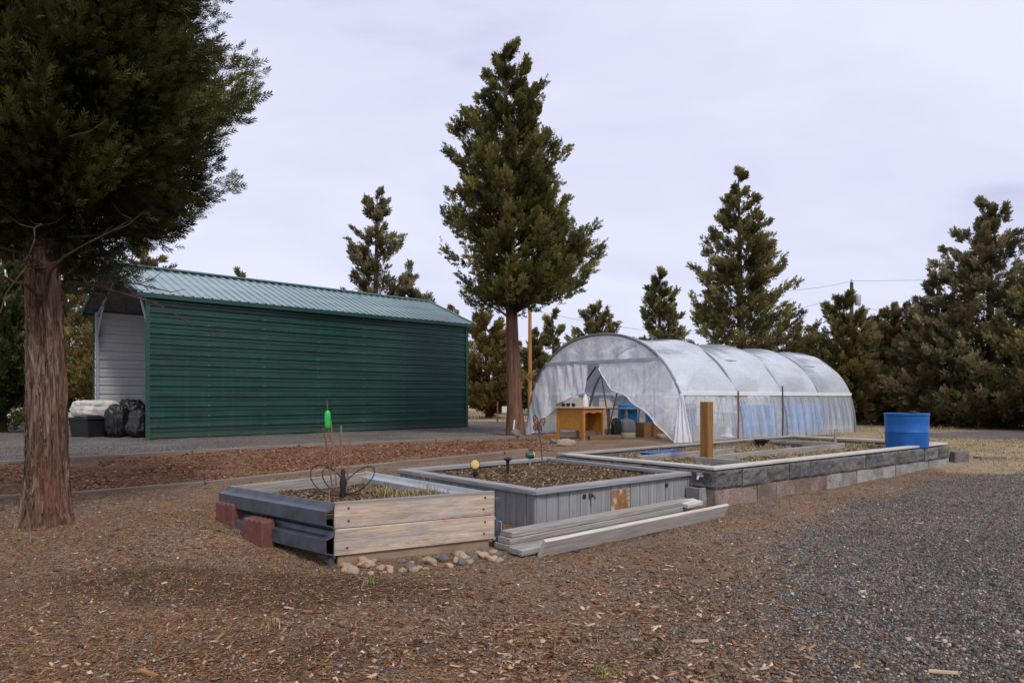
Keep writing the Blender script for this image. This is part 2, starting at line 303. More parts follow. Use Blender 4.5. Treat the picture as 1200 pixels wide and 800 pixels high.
# ------------------------------------------------------------------ mesh and object helpers
W = {}
class MB:
    def __init__(s): s.v = []; s.f = []
    def add(s, vs, fs):
        b = len(s.v); s.v += [tuple(p) for p in vs]; s.f += [tuple(b+i for i in f) for f in fs]; return s
    def box(s, x0, x1, y0, y1, z0, z1, taper=0):
        return s.add([(x0,y0,z0),(x1,y0,z0),(x1,y1,z0),(x0,y1,z0),(x0+taper,y0+taper,z1),(x1-taper,y0+taper,z1),(x1-taper,y1-taper,z1),(x0+taper,y1-taper,z1)],
                     [(3,2,1,0),(4,5,6,7),(0,1,5,4),(1,2,6,5),(2,3,7,6),(3,0,4,7)])
    def tube(s, path, rad, n=8, cap=True):
        P = [Vector(p) for p in path]; rr = rad if hasattr(rad, '__len__') else [rad]*len(P)
        vs, fs = [], []; prev = None
        for i, p in enumerate(P):
            d = (P[min(i+1, len(P)-1)]-P[max(i-1, 0)]).normalized()
            a = prev if prev is not None else (Vector((0,0,1)) if abs(d.z) < .9 else Vector((1,0,0)))
            a = (a-d*a.dot(d)).normalized(); b = d.cross(a); prev = a
            for k in range(n):
                t = 2*math.pi*k/n; vs.append(p+(a*math.cos(t)+b*math.sin(t))*rr[i])
        for i in range(len(P)-1):
            for k in range(n): fs.append((i*n+k, i*n+(k+1) % n, (i+1)*n+(k+1) % n, (i+1)*n+k))
        if cap: fs += [tuple(reversed(range(n))), tuple(range((len(P)-1)*n, len(P)*n))]
        return s.add(vs, fs)
    def lathe(s, prof, n=32, c=(0,0,0)):
        vs, fs = [], []
        for r, z in prof:
            for k in range(n):
                t = 2*math.pi*k/n; vs.append((c[0]+r*math.cos(t), c[1]+r*math.sin(t), c[2]+z))
        for i in range(len(prof)-1):
            for k in range(n): fs.append((i*n+k, i*n+(k+1) % n, (i+1)*n+(k+1) % n, (i+1)*n+k))
        fs += [tuple(reversed(range(n))), tuple(range((len(prof)-1)*n, len(prof)*n))]
        return s.add(vs, fs)
    def grid(s, P):
        nr, nc = len(P), len(P[0])
        return s.add([p for r in P for p in r], [(i*nc+j, i*nc+j+1, (i+1)*nc+j+1, (i+1)*nc+j) for i in range(nr-1) for j in range(nc-1)])
    def sweep(s, prof, L, closed=True, wob=0, nseg=1):      # profile (y, z) pulled along local x
        n = len(prof); vs, fs = [], []
        for i in range(nseg+1):
            for (y, z) in prof: vs.append((L*i/nseg, y+(wob*math.sin(i*2.1+z*9) if wob else 0), z))
        m_ = n if closed else n-1
        for i in range(nseg):
            for k in range(m_): fs.append((i*n+k, (i+1)*n+k, (i+1)*n+(k+1) % n, i*n+(k+1) % n))
        if closed: fs += [tuple(range(n)), tuple(reversed(range(nseg*n, nseg*n+n)))]
        return s.add(vs, fs)
def link(o, M=None, parent=None):
    COL.objects.link(o); M = M or Matrix.Identity(4)
    if parent is not None:
        o.parent = parent; o.matrix_basis = W[parent].inverted() @ M
    else: o.matrix_basis = M
    W[o] = M; return o
def obj(name, mb, material, parent=None, M=None, bevel=0, smooth=False, recalc=True, seg=1):
    me = bpy.data.meshes.new(name); me.from_pydata(mb.v, [], mb.f)
    if recalc or bevel:
        bm = bmesh.new(); bm.from_mesh(me)
        if recalc: bmesh.ops.recalc_face_normals(bm, faces=bm.faces)
        if bevel:
            es = [e for e in bm.edges if len(e.link_faces) == 2 and e.calc_face_angle(0) > .6]
            bmesh.ops.bevel(bm, geom=es, offset=bevel, segments=seg, affect='EDGES', clamp_overlap=True)
        bm.to_mesh(me); bm.free()
    if smooth:
        me.shade_smooth(); me.set_sharp_from_angle(angle=R(40))
    me.materials.append(MAT[material] if isinstance(material, str) else material)
    return link(bpy.data.objects.new(name, me), M, parent)
def tag(o, label=None, cat=None, group=None, kind=None):
    for k, v in (('label', label), ('category', cat), ('group', group), ('kind', kind)):
        if v: o[k] = v
    return o
def thing(name, label, cat, M=None, group=None, loc=None, rz=0):
    if M is None: M = Matrix.Translation(Vector(loc)) @ Matrix.Rotation(rz, 4, 'Z')
    return tag(link(bpy.data.objects.new(name, None), M), label, cat, group)
def frame(p0, p1, z=0.0):
    x = Vector((p1[0]-p0[0], p1[1]-p0[1], 0)); L = x.length; x.normalize(); y = Vector((-x.y, x.x, 0))
    M = Matrix(((x.x, y.x, 0, p0[0]), (x.y, y.y, 0, p0[1]), (0, 0, 1, z), (0, 0, 0, 1))); return M, L
def board(name, material, parent, p0, p1, thick, height, tilt=0, bevel=.004, L=None):
    """a board from 3-D point p0 to p1 (its lower centre line); local x runs along the grain"""
    p0, p1 = Vector(p0), Vector(p1); x = (p1-p0); L = x.length; x.normalize()
    y = Vector((0,0,1)).cross(x)
    y = y.normalized() if y.length > 1e-4 else Vector((0,1,0)); z = x.cross(y)
    M = Matrix.Translation(p0) @ Matrix((x, y, z)).transposed().to_4x4() @ Matrix.Rotation(tilt, 4, 'X')
    return obj(name, MB().box(0, L, -thick/2, thick/2, 0, height), material, parent, M, bevel)
def npmesh(name, V, Fq, material, tint=None, parent=None, M=None):
    """fast mesh from numpy arrays; V (n,3), Fq (m,k) with one k for all"""
    me = bpy.data.meshes.new(name); n, m_, k = len(V), len(Fq), Fq.shape[1]
    me.vertices.add(n); me.vertices.foreach_set('co', np.ascontiguousarray(V, np.float32).ravel())
    me.loops.add(m_*k); me.loops.foreach_set('vertex_index', np.ascontiguousarray(Fq, np.int32).ravel())
    me.polygons.add(m_); me.polygons.foreach_set('loop_start', np.arange(0, m_*k, k, dtype=np.int32))
    me.update(calc_edges=True); me.validate()
    if tint is not None:
        a = me.attributes.new('tint', 'FLOAT', 'FACE'); a.data.foreach_set('value', np.asarray(tint, np.float32))
    me.materials.append(MAT[material]); return link(bpy.data.objects.new(name, me), M, parent)

# ------------------------------------------------------------------ bed outlines (used to keep litter out)
def quad(*p): return [np.array(q, float) for q in p]
WOOD = quad((-1.24,4.80), (-.154,5.38), (-1.44,6.87), (-2.38,5.73))
GREY = quad((.213,6.1), (2.0,7.64), (.49,9.5), (-1.31,7.9))
BLOCK = quad((2.2,7.38), (7.3,11.4), (5.57,13.7), (.6,9.3))
def inside(x, y, q, grow=0.0):
    c = sum(q)/4; r = np.ones(np.shape(x), bool)
    for i in range(4):
        a = q[i]+(q[i]-c)/np.linalg.norm(q[i]-c)*grow; b = q[(i+1) % 4]+(q[(i+1) % 4]-c)/np.linalg.norm(q[(i+1) % 4]-c)*grow
        r &= ((b[0]-a[0])*(y-a[1])-(b[1]-a[1])*(x-a[0])) > 0
    return r

# ------------------------------------------------------------------ ground masks
T1 = [(-16, 6.6), (-7.7, 11.8), (-4.35, 13.9), (-1.77, 15.7), (.3, 17.2)]       # timber by the shed pad
T2 = [(-13, 4.9), (-5.42, 8.3), (-4.16, 9.24), (-2.35, 11.0), (-.16, 12.6), (.3, 13.0)]       # lower timber
def line_y(pts, x): return np.interp(x, [p[0] for p in pts], [p[1] for p in pts])
def masks(x, y):
    n = fbm(x*.8, y*.8, 2.2, 4)-.5
    b = np.interp(y, [0, 2.87, 3.76, 4.92, 6, 7.68, 10.1, 13, 20, 60], [.2, 1.2, 1.5, 2.05, 2.6, 3.95, 6.57, 10, 17, 50])
    road = sm(x-b+n*1.6, -1.1, 1.1)*(1-sm(y-x*.05+n*1.5, 9.5, 10.9))
    pad = sm(y-line_y(T1, x), 0, .12)*(1-sm(x-.28*(y-17), 0, 1.2))*(1-sm(y-.0*x, 27, 30))
    pad *= 1-sm(-x-y*.55, 4.5, 6.5)*sm(y, 19, 21)
    lane = sm(y+n*2-(18.5-.0*x), -1, .8)*(1-sm(y+n*2, 22, 24))*sm(x, 10.5, 12.5)
    gravel = np.clip(road+pad+lane*.75, 0, 1)
    chips = sm(y-line_y(T2, x), 0, .1)*(1-sm(y-line_y(T1, x), -.1, 0))*(1-sm(x, .2, 1.0))*(.75+n)
    far = sm(y, 22, 28)
    straw = np.clip(far*.9+sm(x-.3*y-2.9, 0, 1.3)*sm(y+n*2, 10, 11.6)*1.2+.5*n*sm(y, 9, 12), 0, 1)*(1-pad)
    dark = np.exp(-(((x+1.7)/1.6)**2+((y-4.25)/.42)**2))*1.1+.5*np.exp(-(((x+1.2)/1.6)**2+((y-3.2)/.5)**2))+n*.7*(1-sm(y, 5, 9))
    return gravel, chips, straw, np.clip(dark, 0, 1)
def axis(segs):
    a = [segs[0][0]]
    for lo, hi, n in segs: a += list(np.linspace(lo, hi, n+1)[1:])
    return np.array(a)
xs = axis([(-900,-120,8), (-120,-30,14), (-30,-10,50), (-10,10,330), (10,30,50), (30,120,14), (120,900,8)])
ys = axis([(-30,1.5,10), (1.5,9,180), (9,18,130), (18,45,60), (45,150,14), (150,1400,10)])
X, Y = np.meshgrid(xs, ys); V = np.stack([X.ravel(), Y.ravel(), g(X, Y).ravel()], 1)
nx, ny = len(xs), len(ys); I, J = np.meshgrid(np.arange(ny-1), np.arange(nx-1), indexing='ij'); b0 = (I*nx+J).ravel()
gr = npmesh('ground', V, np.stack([b0, b0+1, b0+nx+1, b0+nx], 1), 'ground'); tag(gr, kind='structure'); gr.data.shade_smooth()
for nm, val in zip(('gravel', 'chips', 'straw', 'dark'), masks(X.ravel(), Y.ravel())):
    gr.data.attributes.new(nm, 'FLOAT', 'POINT').data.foreach_set('value', val.astype(np.float32))

# ------------------------------------------------------------------ scattered ground cover (nobody could count it)
def rot(n, flat=0.35):
    """random orthonormal frames, rows are axes; nearly flat when flat is small"""
    a = rs.rand(n)*2*np.pi; t = rs.randn(n)*flat; u = rs.randn(n)*flat
    d = np.stack([np.cos(a)*np.cos(t), np.sin(a)*np.cos(t), np.sin(t)], 1)
    up = np.stack([-np.sin(a)*np.sin(u), np.cos(a)*np.sin(u), np.cos(u)], 1)
    s = np.cross(up, d); s /= np.linalg.norm(s, axis=1)[:, None]; n_ = np.cross(d, s)
    return np.stack([d, s, n_], 1)
CUBE = np.array([(-1,-1,-1),(1,-1,-1),(1,1,-1),(-1,1,-1),(-1,-1,1),(1,-1,1),(1,1,1),(-1,1,1)], float)*.5
CF = np.array([(3,2,1,0),(4,5,6,7),(0,1,5,4),(1,2,6,5),(2,3,7,6),(3,0,4,7)])
def bits(name, P, size, material, tint, jitter=.3, flat=.35, parent=None, topshrink=1.0, M=None):
    n = len(P)
    C = CUBE[None]*(1+rs.uniform(-jitter, jitter, (n, 8, 3))); C[:, 4:, :2] *= topshrink
    C = C*size[:, None, :]; Rm = rot(n, flat)
    V = np.einsum('nvk,nkj->nvj', C, Rm)+P[:, None, :]
    Fq = (CF[None]+np.arange(n)[:, None, None]*8).reshape(-1, 4)
    return npmesh(name, V.reshape(-1, 3), Fq, material, np.repeat(tint, 6), parent, M)
def scatter(n, y0, y1, keep, spread=.86):
    y = y0*np.exp(rs.rand(n)*math.log(y1/y0)); x = (rs.rand(n)*2-1)*spread*(y+.8)
    ok = ~(inside(x, y, WOOD, .03) | inside(x, y, GREY, .03) | inside(x, y, BLOCK, .03)); x, y = x[ok], y[ok]
    m_ = masks(x, y); k = rs.rand(len(x)) < keep(x, y, *m_); return x[k], y[k]
x, y = scatter(420000, 2.3, 14, lambda x, y, gv, ch, st, dk: np.clip(gv*.8+.09+.10*sm(-x, 1.2, 3)*(1-ch)*(fbm(x*2, y*2)>.5), 0, 1))
s = rs.uniform(.004, .0105, (len(x), 1))*(1+1.2*rs.rand(len(x), 1)**9)*rs.uniform(.7, 1.2, (len(x), 3))
gvm = masks(x, y)[0]
tag(bits('gravel', np.stack([x, y, g(x, y)+s[:, 2]*.12], 1), s, 'gravel', np.clip(rs.beta(1.3, 2.0, len(x)), 0, 1), .35, .6, topshrink=.7), 'loose grey gravel strewn over the drive and the bare yard', 'gravel', kind='stuff')
def chipkeep(x, y, gv, ch, st, dk):
    zone = .05+.42*sm(x, -1.8, .3)*(1-sm(y, 3.8, 5.8))*(1-.8*gv)*np.clip(fbm(x*1.5, y*1.5, 8)*4-1.3, .1, 1.8)+.15*(fbm(x*1.2, y*1.2, 3) > .55)*(1-gv)
    return np.clip(zone*(1-sm(y, 7, 12)*.8), 0, 1)*(1-.75*ch)
x, y = scatter(75000, 2.3, 12, chipkeep)
L = .006+.03*rs.rand(len(x))**2.2+.06*rs.rand(len(x))**14; s = np.stack([L, np.minimum(L*rs.uniform(.15, .6, len(x)), .018), rs.uniform(.002, .006, len(x))], 1)
tag(bits('wood_chips', np.stack([x, y, g(x, y)+.006], 1), s, 'chips', rs.beta(1.6, 2.0, len(x)), .35, .22), 'pale brown wood chips and bark splinters strewn over the bare yard', 'wood chips', kind='stuff')
def redkeep(x, y, gv, ch, st, dk): return np.clip(ch*(fbm(x*1.1, y*1.1, 6, 3)*2.6-.75), 0, 1)
x, y = scatter(130000, 6, 18, redkeep)
L = rs.uniform(.02, .07, len(x)); s = np.stack([L, L*rs.uniform(.25, .6, len(x)), rs.uniform(.004, .012, len(x))], 1)
tag(bits('red_wood_chips', np.stack([x, y, g(x, y)+.008], 1), s, 'redchips', rs.beta(2, 2, len(x)), .35, .3), 'reddish bark chips spread between the two edging timbers', 'wood chips', kind='stuff')
x, y = scatter(150000, 2.3, 11, lambda x, y, gv, ch, st, dk: np.clip((1-gv)*(.35+.6*sm(-x, -1, 3)), 0, 1))
L = rs.uniform(.012, .05, len(x)); s = np.stack([L, np.full(len(x), .003), np.full(len(x), .002)], 1)
tag(bits('needle_litter', np.stack([x, y, g(x, y)+.004], 1), s, 'needles', rs.beta(2, 2, len(x)), .2, .25), 'fine brown juniper litter lying on the bare ground', 'litter', kind='stuff')

def blades(name, P, h, w, material, parent=None, tint=None, lean=.5):
    n = len(P); a = rs.rand(n)*2*np.pi; d = np.stack([np.cos(a), np.sin(a), 0*a], 1); s_ = np.stack([-np.sin(a), np.cos(a), 0*a], 1)
    ln = np.abs(rs.randn(n))*lean
    up = np.array([0, 0, 1.0])
    p1 = P+up*(h*.55)[:, None]+d*(h*ln*.3)[:, None]; p2 = P+up*(h*np.clip(1-ln*.35, .25, 1))[:, None]+d*(h*ln*.95)[:, None]
    ww = (s_*w)
    V = np.stack([P-ww, P+ww, p1+ww*.8, p1-ww*.8, p2+ww*.15, p2-ww*.15], 1).reshape(-1, 3)
    Fq = np.array([(0,1,2,3),(3,2,4,5)])[None]+np.arange(n)[:, None, None]*6
    t = rs.beta(2, 2, n)*.92 if tint is None else tint
    return npmesh(name, V, Fq.reshape(-1, 4), material, np.repeat(t, 2), parent)
def clumps(n, per, xy, rad, h0, h1, zf, keep=None):
    c = xy(n); cx = np.repeat(c[:, 0], per); cy = np.repeat(c[:, 1], per); hh = np.repeat(rs.uniform(h0, h1, n), per)
    x = cx+rs.randn(n*per)*rad; y = cy+rs.randn(n*per)*rad
    return np.stack([x, y, zf(x, y)], 1), hh*rs.uniform(.4, 1.1, n*per)
def side_xy(n):
    x = rs.uniform(7.5, 22, n*6); y = rs.uniform(11.2, 19, n*6); m_ = masks(x, y); k = (rs.rand(len(x)) < m_[2]) & (m_[0] < .4) & (x > .35*y+4) & ((x-11.45)*.699-(y-22.9)*.715 > 1.5); return np.stack([x[k], y[k]], 1)[:n]
def far_xy(n):
    out = []
    while len(out) < n:
        x, y = rs.uniform(-28, 40), rs.uniform(17, 48)
        gv, ch, st, dk = masks(np.array([x]), np.array([y])); 
        if rs.rand() < float(st[0])*(1 if y > 22 else .5) and float(gv[0]) < .3 and not (-13 < x+.0 < 11 and 16 < y < 27 and abs((x-2.2)*.715-(y-17.3)*-.699) < 0): out.append((x, y))
    return np.array(out)
P, h = clumps(2600, 14, far_xy, .12, .06, .26, g)
U_ = np.array((.715,.699)); E_ = np.array((.699,-.715)); GC = np.array((2.21,17.3))
loc = np.stack([(P[:, :2]-GC) @ U_, (P[:, :2]-GC) @ E_], 1)
ok = ~((loc[:, 0] > -.2) & (loc[:, 0] < 10.8) & (abs(loc[:, 1]) < 2.7))
S0 = np.array((-8.83,16.5)); SU = np.array((.72,.694)); SP = np.array((-.694,.72))
ls = np.stack([(P[:, :2]-S0) @ SU, (P[:, :2]-S0) @ SP], 1); ok &= ~((ls[:, 0] > -.3) & (ls[:, 0] < 10.4) & (ls[:, 1] > -.2) & (ls[:, 1] < 5.2))
nq = len(side_xy(1)) and 1500; cq = side_xy(nq); P2, h2 = clumps(len(cq), 12, lambda n: cq, .15, .015, .06, g); P = np.concatenate([P, P2]); h = np.concatenate([h, h2]); ok = np.concatenate([ok, np.ones(len(P2), bool)])
tag(blades('dry_grass', P[ok], h[ok], .008, 'straw'), 'straw coloured dry grass growing beyond the shed, the tunnel and the drive', 'dry grass', kind='stuff')

# ------------------------------------------------------------------ trees
def spray_template(k, w):
    q = []
    def dia(b, ang, L, wd, lift):
        d = np.array((math.cos(ang), math.sin(ang), lift)); s_ = np.array((-math.sin(ang), math.cos(ang), 0))
        b = np.array(b); q.append([b, b+d*L*.5-s_*wd, b+d*L, b+d*L*.5+s_*wd])
    dia((0,0,0), 0, .6, w*.8, 0); dia((.45,0,0), .1, .6, w, .1)
    for i in range(k):
        t = .08+.75*i/max(1, k-1); sg = 1 if i % 2 else -1
        dia((t, 0, 0), sg*(.75-.3*t), .52-.24*t, w, (-1)**(i//2)*.28)
    return np.array(q)
def prof_fn(pts):
    zz, rr = zip(*pts); return lambda z: np.interp(z, zz, rr)
def tree(name, label, base, lean, pts, tr, fol, bark, seed, nt_, ns, sl, k, w, dead=.012, tuft=.34, limbs=60, trunk_lo=None, big=False, group=None, asc=.7, inner=.55, gapt=.40):
    r_ = np.random.RandomState(seed); zb, zt = pts[0][0], pts[-1][0]; pf = prof_fn(pts)
    bx, by, bz = base; T = thing(name, label, 'tree', loc=base, group=group)
    ax = lambda z: np.stack([bx+lean[0]*(z-bz)/(zt-bz), by+lean[1]*(z-bz)/(zt-bz)], -1)
    # plumes: limbs leave the trunk, curve up and carry tufts along their outer part
    per = 7; nl = max(30, nt_//per); zz = np.linspace(zb, zt, 400); wgt = pf(zz)**1.15+.05; cdf = np.cumsum(wgt)/wgt.sum()
    lz = np.interp((np.arange(nl)+r_.rand(nl))/nl, cdf, zz); la = (np.arange(nl)*2.39996+r_.randn(nl)*.5) % (2*np.pi)
    lob = fbm(np.cos(la)*2.2+seed, np.sin(la)*2.2, lz*.6, 2); lr = pf(lz)*np.minimum(np.clip(r_.normal(.93, .15, nl), .5, 1.2)*(.55+.8*lob), 1.1)
    keepm = fbm(np.cos(la)*3+seed*2, np.sin(la)*3, lz*1.1, 2) > gapt
    lz, la, lr = lz[keepm], la[keepm], lr[keepm]; nl = len(lz); lfrac = np.clip((lz-zb)/(zt-zb), 0, 1)
    f = np.clip(.30+.74*(np.arange(per)[None]+r_.rand(nl, per))/per, 0, 1.02); rise = (asc*(.45+.9*lfrac)*lr)[:, None]
    la2 = la[:, None]+r_.randn(nl, per)*.16/np.maximum(f, .3); rad = (lr[:, None]*f); th = lz[:, None]-rise*(1-f)**1.3+r_.randn(nl, per)*.10
    th, az, rad, rel, frac = th.ravel(), la2.ravel(), rad.ravel(), f.ravel(), np.repeat(lfrac, per); n = len(th); A = ax(th)
    C = np.stack([A[:, 0]+rad*np.cos(az), A[:, 1]+rad*np.sin(az), th], 1)
    out = np.stack([np.cos(az), np.sin(az), asc*(.35+.9*rel)+.25*r_.randn(n)], 1); out[:, 2] += .9*frac**2; out /= np.linalg.norm(out, axis=1)[:, None]
    ts = tuft*r_.uniform(.7, 1.2, n)*(1.2-.45*rel)*(1-.35*frac-.35*frac**3)
    # sprays
    cnt = ns; q = r_.randn(n, cnt, 3); q /= np.linalg.norm(q, axis=2)[:, :, None]; q *= (r_.rand(n, cnt, 1)**.45)
    along = (q*out[:, None]).sum(2, keepdims=True)
    off = q*.62+out[:, None]*along*1.05
    P = C[:, None]+off*ts[:, None, None]*.9
    d = out[:, None]*.95+q*.6+r_.randn(n, cnt, 3)*.22; d /= np.linalg.norm(d, axis=2)[:, :, None]
    P = P.reshape(-1, 3); d = d.reshape(-1, 3); N_ = len(P)
    a = r_.randn(N_, 3); s_ = np.cross(d, a); s_ /= np.linalg.norm(s_, axis=1)[:, None]; nn = np.cross(d, s_)
    sc = sl*r_.uniform(.6, 1.25, N_)
    tp = spray_template(k, w); K = len(tp)
    V = P[:, None, None]+sc[:, None, None, None]*(tp[None, :, :, 0:1]*d[:, None, None]+tp[None, :, :, 1:2]*s_[:, None, None]+tp[None, :, :, 2:3]*nn[:, None, None])
    tt = .42+.17*r_.randn(n)+.26*(rel-.65); tt = np.repeat(tt, cnt)+.14*along.reshape(-1)+.07*r_.randn(N_)+.1*(q[:, :, 2].reshape(-1))  # sunlit tips and upper sides lighter, shaded interior darker, painted into the tint
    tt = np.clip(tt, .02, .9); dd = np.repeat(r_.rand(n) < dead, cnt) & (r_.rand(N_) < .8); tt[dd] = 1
    V = V.reshape(-1, 3); Fq = np.arange(len(V)).reshape(-1, 4)
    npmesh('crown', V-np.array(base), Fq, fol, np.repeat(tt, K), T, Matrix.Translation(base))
    # trunk and limbs
    mb = MB(); H = zt-bz
    if not big:
        zs = np.linspace(0, 1, 14); path = []; rr = []
        for t in zs:
            c = ax(bz+H*t*.97); path.append((c[0]-bx+.05*tr*math.sin(t*9+seed), c[1]-by, H*t*.97-.05)); rr.append(max(.012, tr*(1-t)**.8*(1+.35*math.exp(-t*22))))
        mb.tube(path, rr, 12)
    for i in r_.choice(nl, min(limbs, nl), replace=False):
        zc = min(lz[i]-rise[i, 0], bz+.9*H); zc = max(zc, trunk_lo or zb-.2); c0 = ax(np.array(zc)); path = [np.array((c0[0], c0[1], zc))]
        for q_ in (.3, .6, .92):
            zq = lz[i]-rise[i, 0]*(1-q_)**1.3; c1 = ax(np.array(zq)); path.append(np.array((c1[0]+lr[i]*q_*np.cos(la[i]), c1[1]+lr[i]*q_*np.sin(la[i]), max(zq, zc))))
        rb = (tr*(.12+.12*r_.rand()) if not big else tr*(.08+.12*r_.rand()))*(1-.5*lfrac[i])
        mb.tube([tuple(p-np.array(base)) for p in path], [rb, rb*.7, rb*.45, rb*.15], 6, False)
    if big: return T, mb, ax
    obj('trunk', mb, bark, T, Matrix.Translation(base), smooth=True, recalc=False)
    return T

# the big juniper in the left foreground, with fluted shaggy bark
BP = at(55, 6.3); base = (BP.x, BP.y, BP.z)
T, mb, ax = tree('juniper_tree', 'large dark juniper with a thick shaggy trunk, nearest the viewer at the left edge', base, (.1, .2),
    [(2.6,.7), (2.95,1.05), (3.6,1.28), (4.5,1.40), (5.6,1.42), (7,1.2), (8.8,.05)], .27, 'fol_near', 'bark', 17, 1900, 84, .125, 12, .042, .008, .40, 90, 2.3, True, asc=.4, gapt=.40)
na, nz = 220, 420; th = np.linspace(0, 2*np.pi, na, endpoint=False); zz = np.linspace(-.06, 5.2, nz)
TH, ZZ = np.meshgrid(th, zz); rad = np.interp(ZZ, [-.06, .12, .5, 2.0, 5.2], [.215, .175, .150, .126, .08])
cx, cy = np.cos(TH), np.sin(TH); tw = TH+.12*ZZ
ridge = 1-np.abs(2*fbm(np.cos(tw)*5.5, np.sin(tw)*5.5, ZZ*1.1+3, 4)-1)*1.7
fine = fbm(np.cos(tw)*17, np.sin(tw)*17, ZZ*1.6, 3); lump = fbm(cx*1.3, cy*1.3, ZZ*.7+8, 2)
rad = rad*(1+.36*(ridge-.55)+.2*(fine-.5)+.22*(lump-.5)+.10*np.exp(-np.clip(ZZ, 0, 9)*5)*np.sin(TH*5+1))
flat = np.stack([rad*cx+.02*np.sin(ZZ*1.3)-.02*ZZ, rad*cy, ZZ], 2).reshape(-1, 3)
I, J = np.meshgrid(np.arange(nz-1), np.arange(na), indexing='ij'); f0 = (I*na+J).ravel(); f1 = (I*na+(J+1) % na).ravel()
Fq = np.stack([f0, f1, f1+na, f0+na], 1)
# loose strips of bark standing off the trunk
SV, SF = [], []
for i in range(1100):
    a = rs.rand()*2*math.pi; z0 = rs.uniform(.05, 3.0); Ls = rs.uniform(.08, .42); wd = rs.uniform(.004, .016); lift = rs.uniform(.004, .03); b_ = len(flat)+len(SV)
    for j in range(6):
        t = j/5; z = z0+Ls*t; r0 = np.interp(z, [0, .12, .5, 2, 5.2], [.215,.175,.15,.126,.08])*1.0+lift*abs(2*t-.9)**1.5; aa = a+.03*math.sin(i+t*4)
        for sg in (-1, 1):
            w2 = wd*(1-.7*abs(2*t-1)**2)*sg; SV.append((r0*math.cos(aa)-w2*math.sin(aa)-.02*z, r0*math.sin(aa)+w2*math.cos(aa), z))
    SF += [(b_+2*j, b_+2*j+1, b_+2*j+3, b_+2*j+2) for j in range(5)]
nb = len(flat)+len(SV); lv = np.array(mb.v) if mb.v else np.zeros((0, 3)); lf = np.array(mb.f)+nb
tr_ = npmesh('trunk', np.concatenate([flat, np.array(SV), lv]), np.concatenate([Fq, np.array(SF), lf]), 'bark', None, T, Matrix.Translation(base)); tr_.data.shade_smooth()
# hanging dead twigs below the crown
TB = MB()
for i in range(26):
    a = rs.rand()*6.28; z0 = rs.uniform(2.1, 3.2); ll = rs.uniform(.5, 1.4); p = Vector((.15*math.cos(a), .15*math.sin(a), z0)); path = [p]
    d = Vector((math.cos(a), math.sin(a), rs.uniform(-.15, .5)))
    for j in range(5):
        d = (d+Vector(rs.randn(3)*.18)).normalized(); p = p+d*ll/5; path.append(p)
        if j > 0:
            e = (d+Vector(rs.randn(3)*.6)).normalized(); TB.tube([p, p+e*.15, p+(e+Vector((0,0,.2)))*.28], [.006,.004,.002], 4, False)
    TB.tube(path, [.018,.014,.011,.008,.006,.003], 5, False)
obj('dead_branches', TB, 'bark_far', T, Matrix.Translation(base), recalc=False)

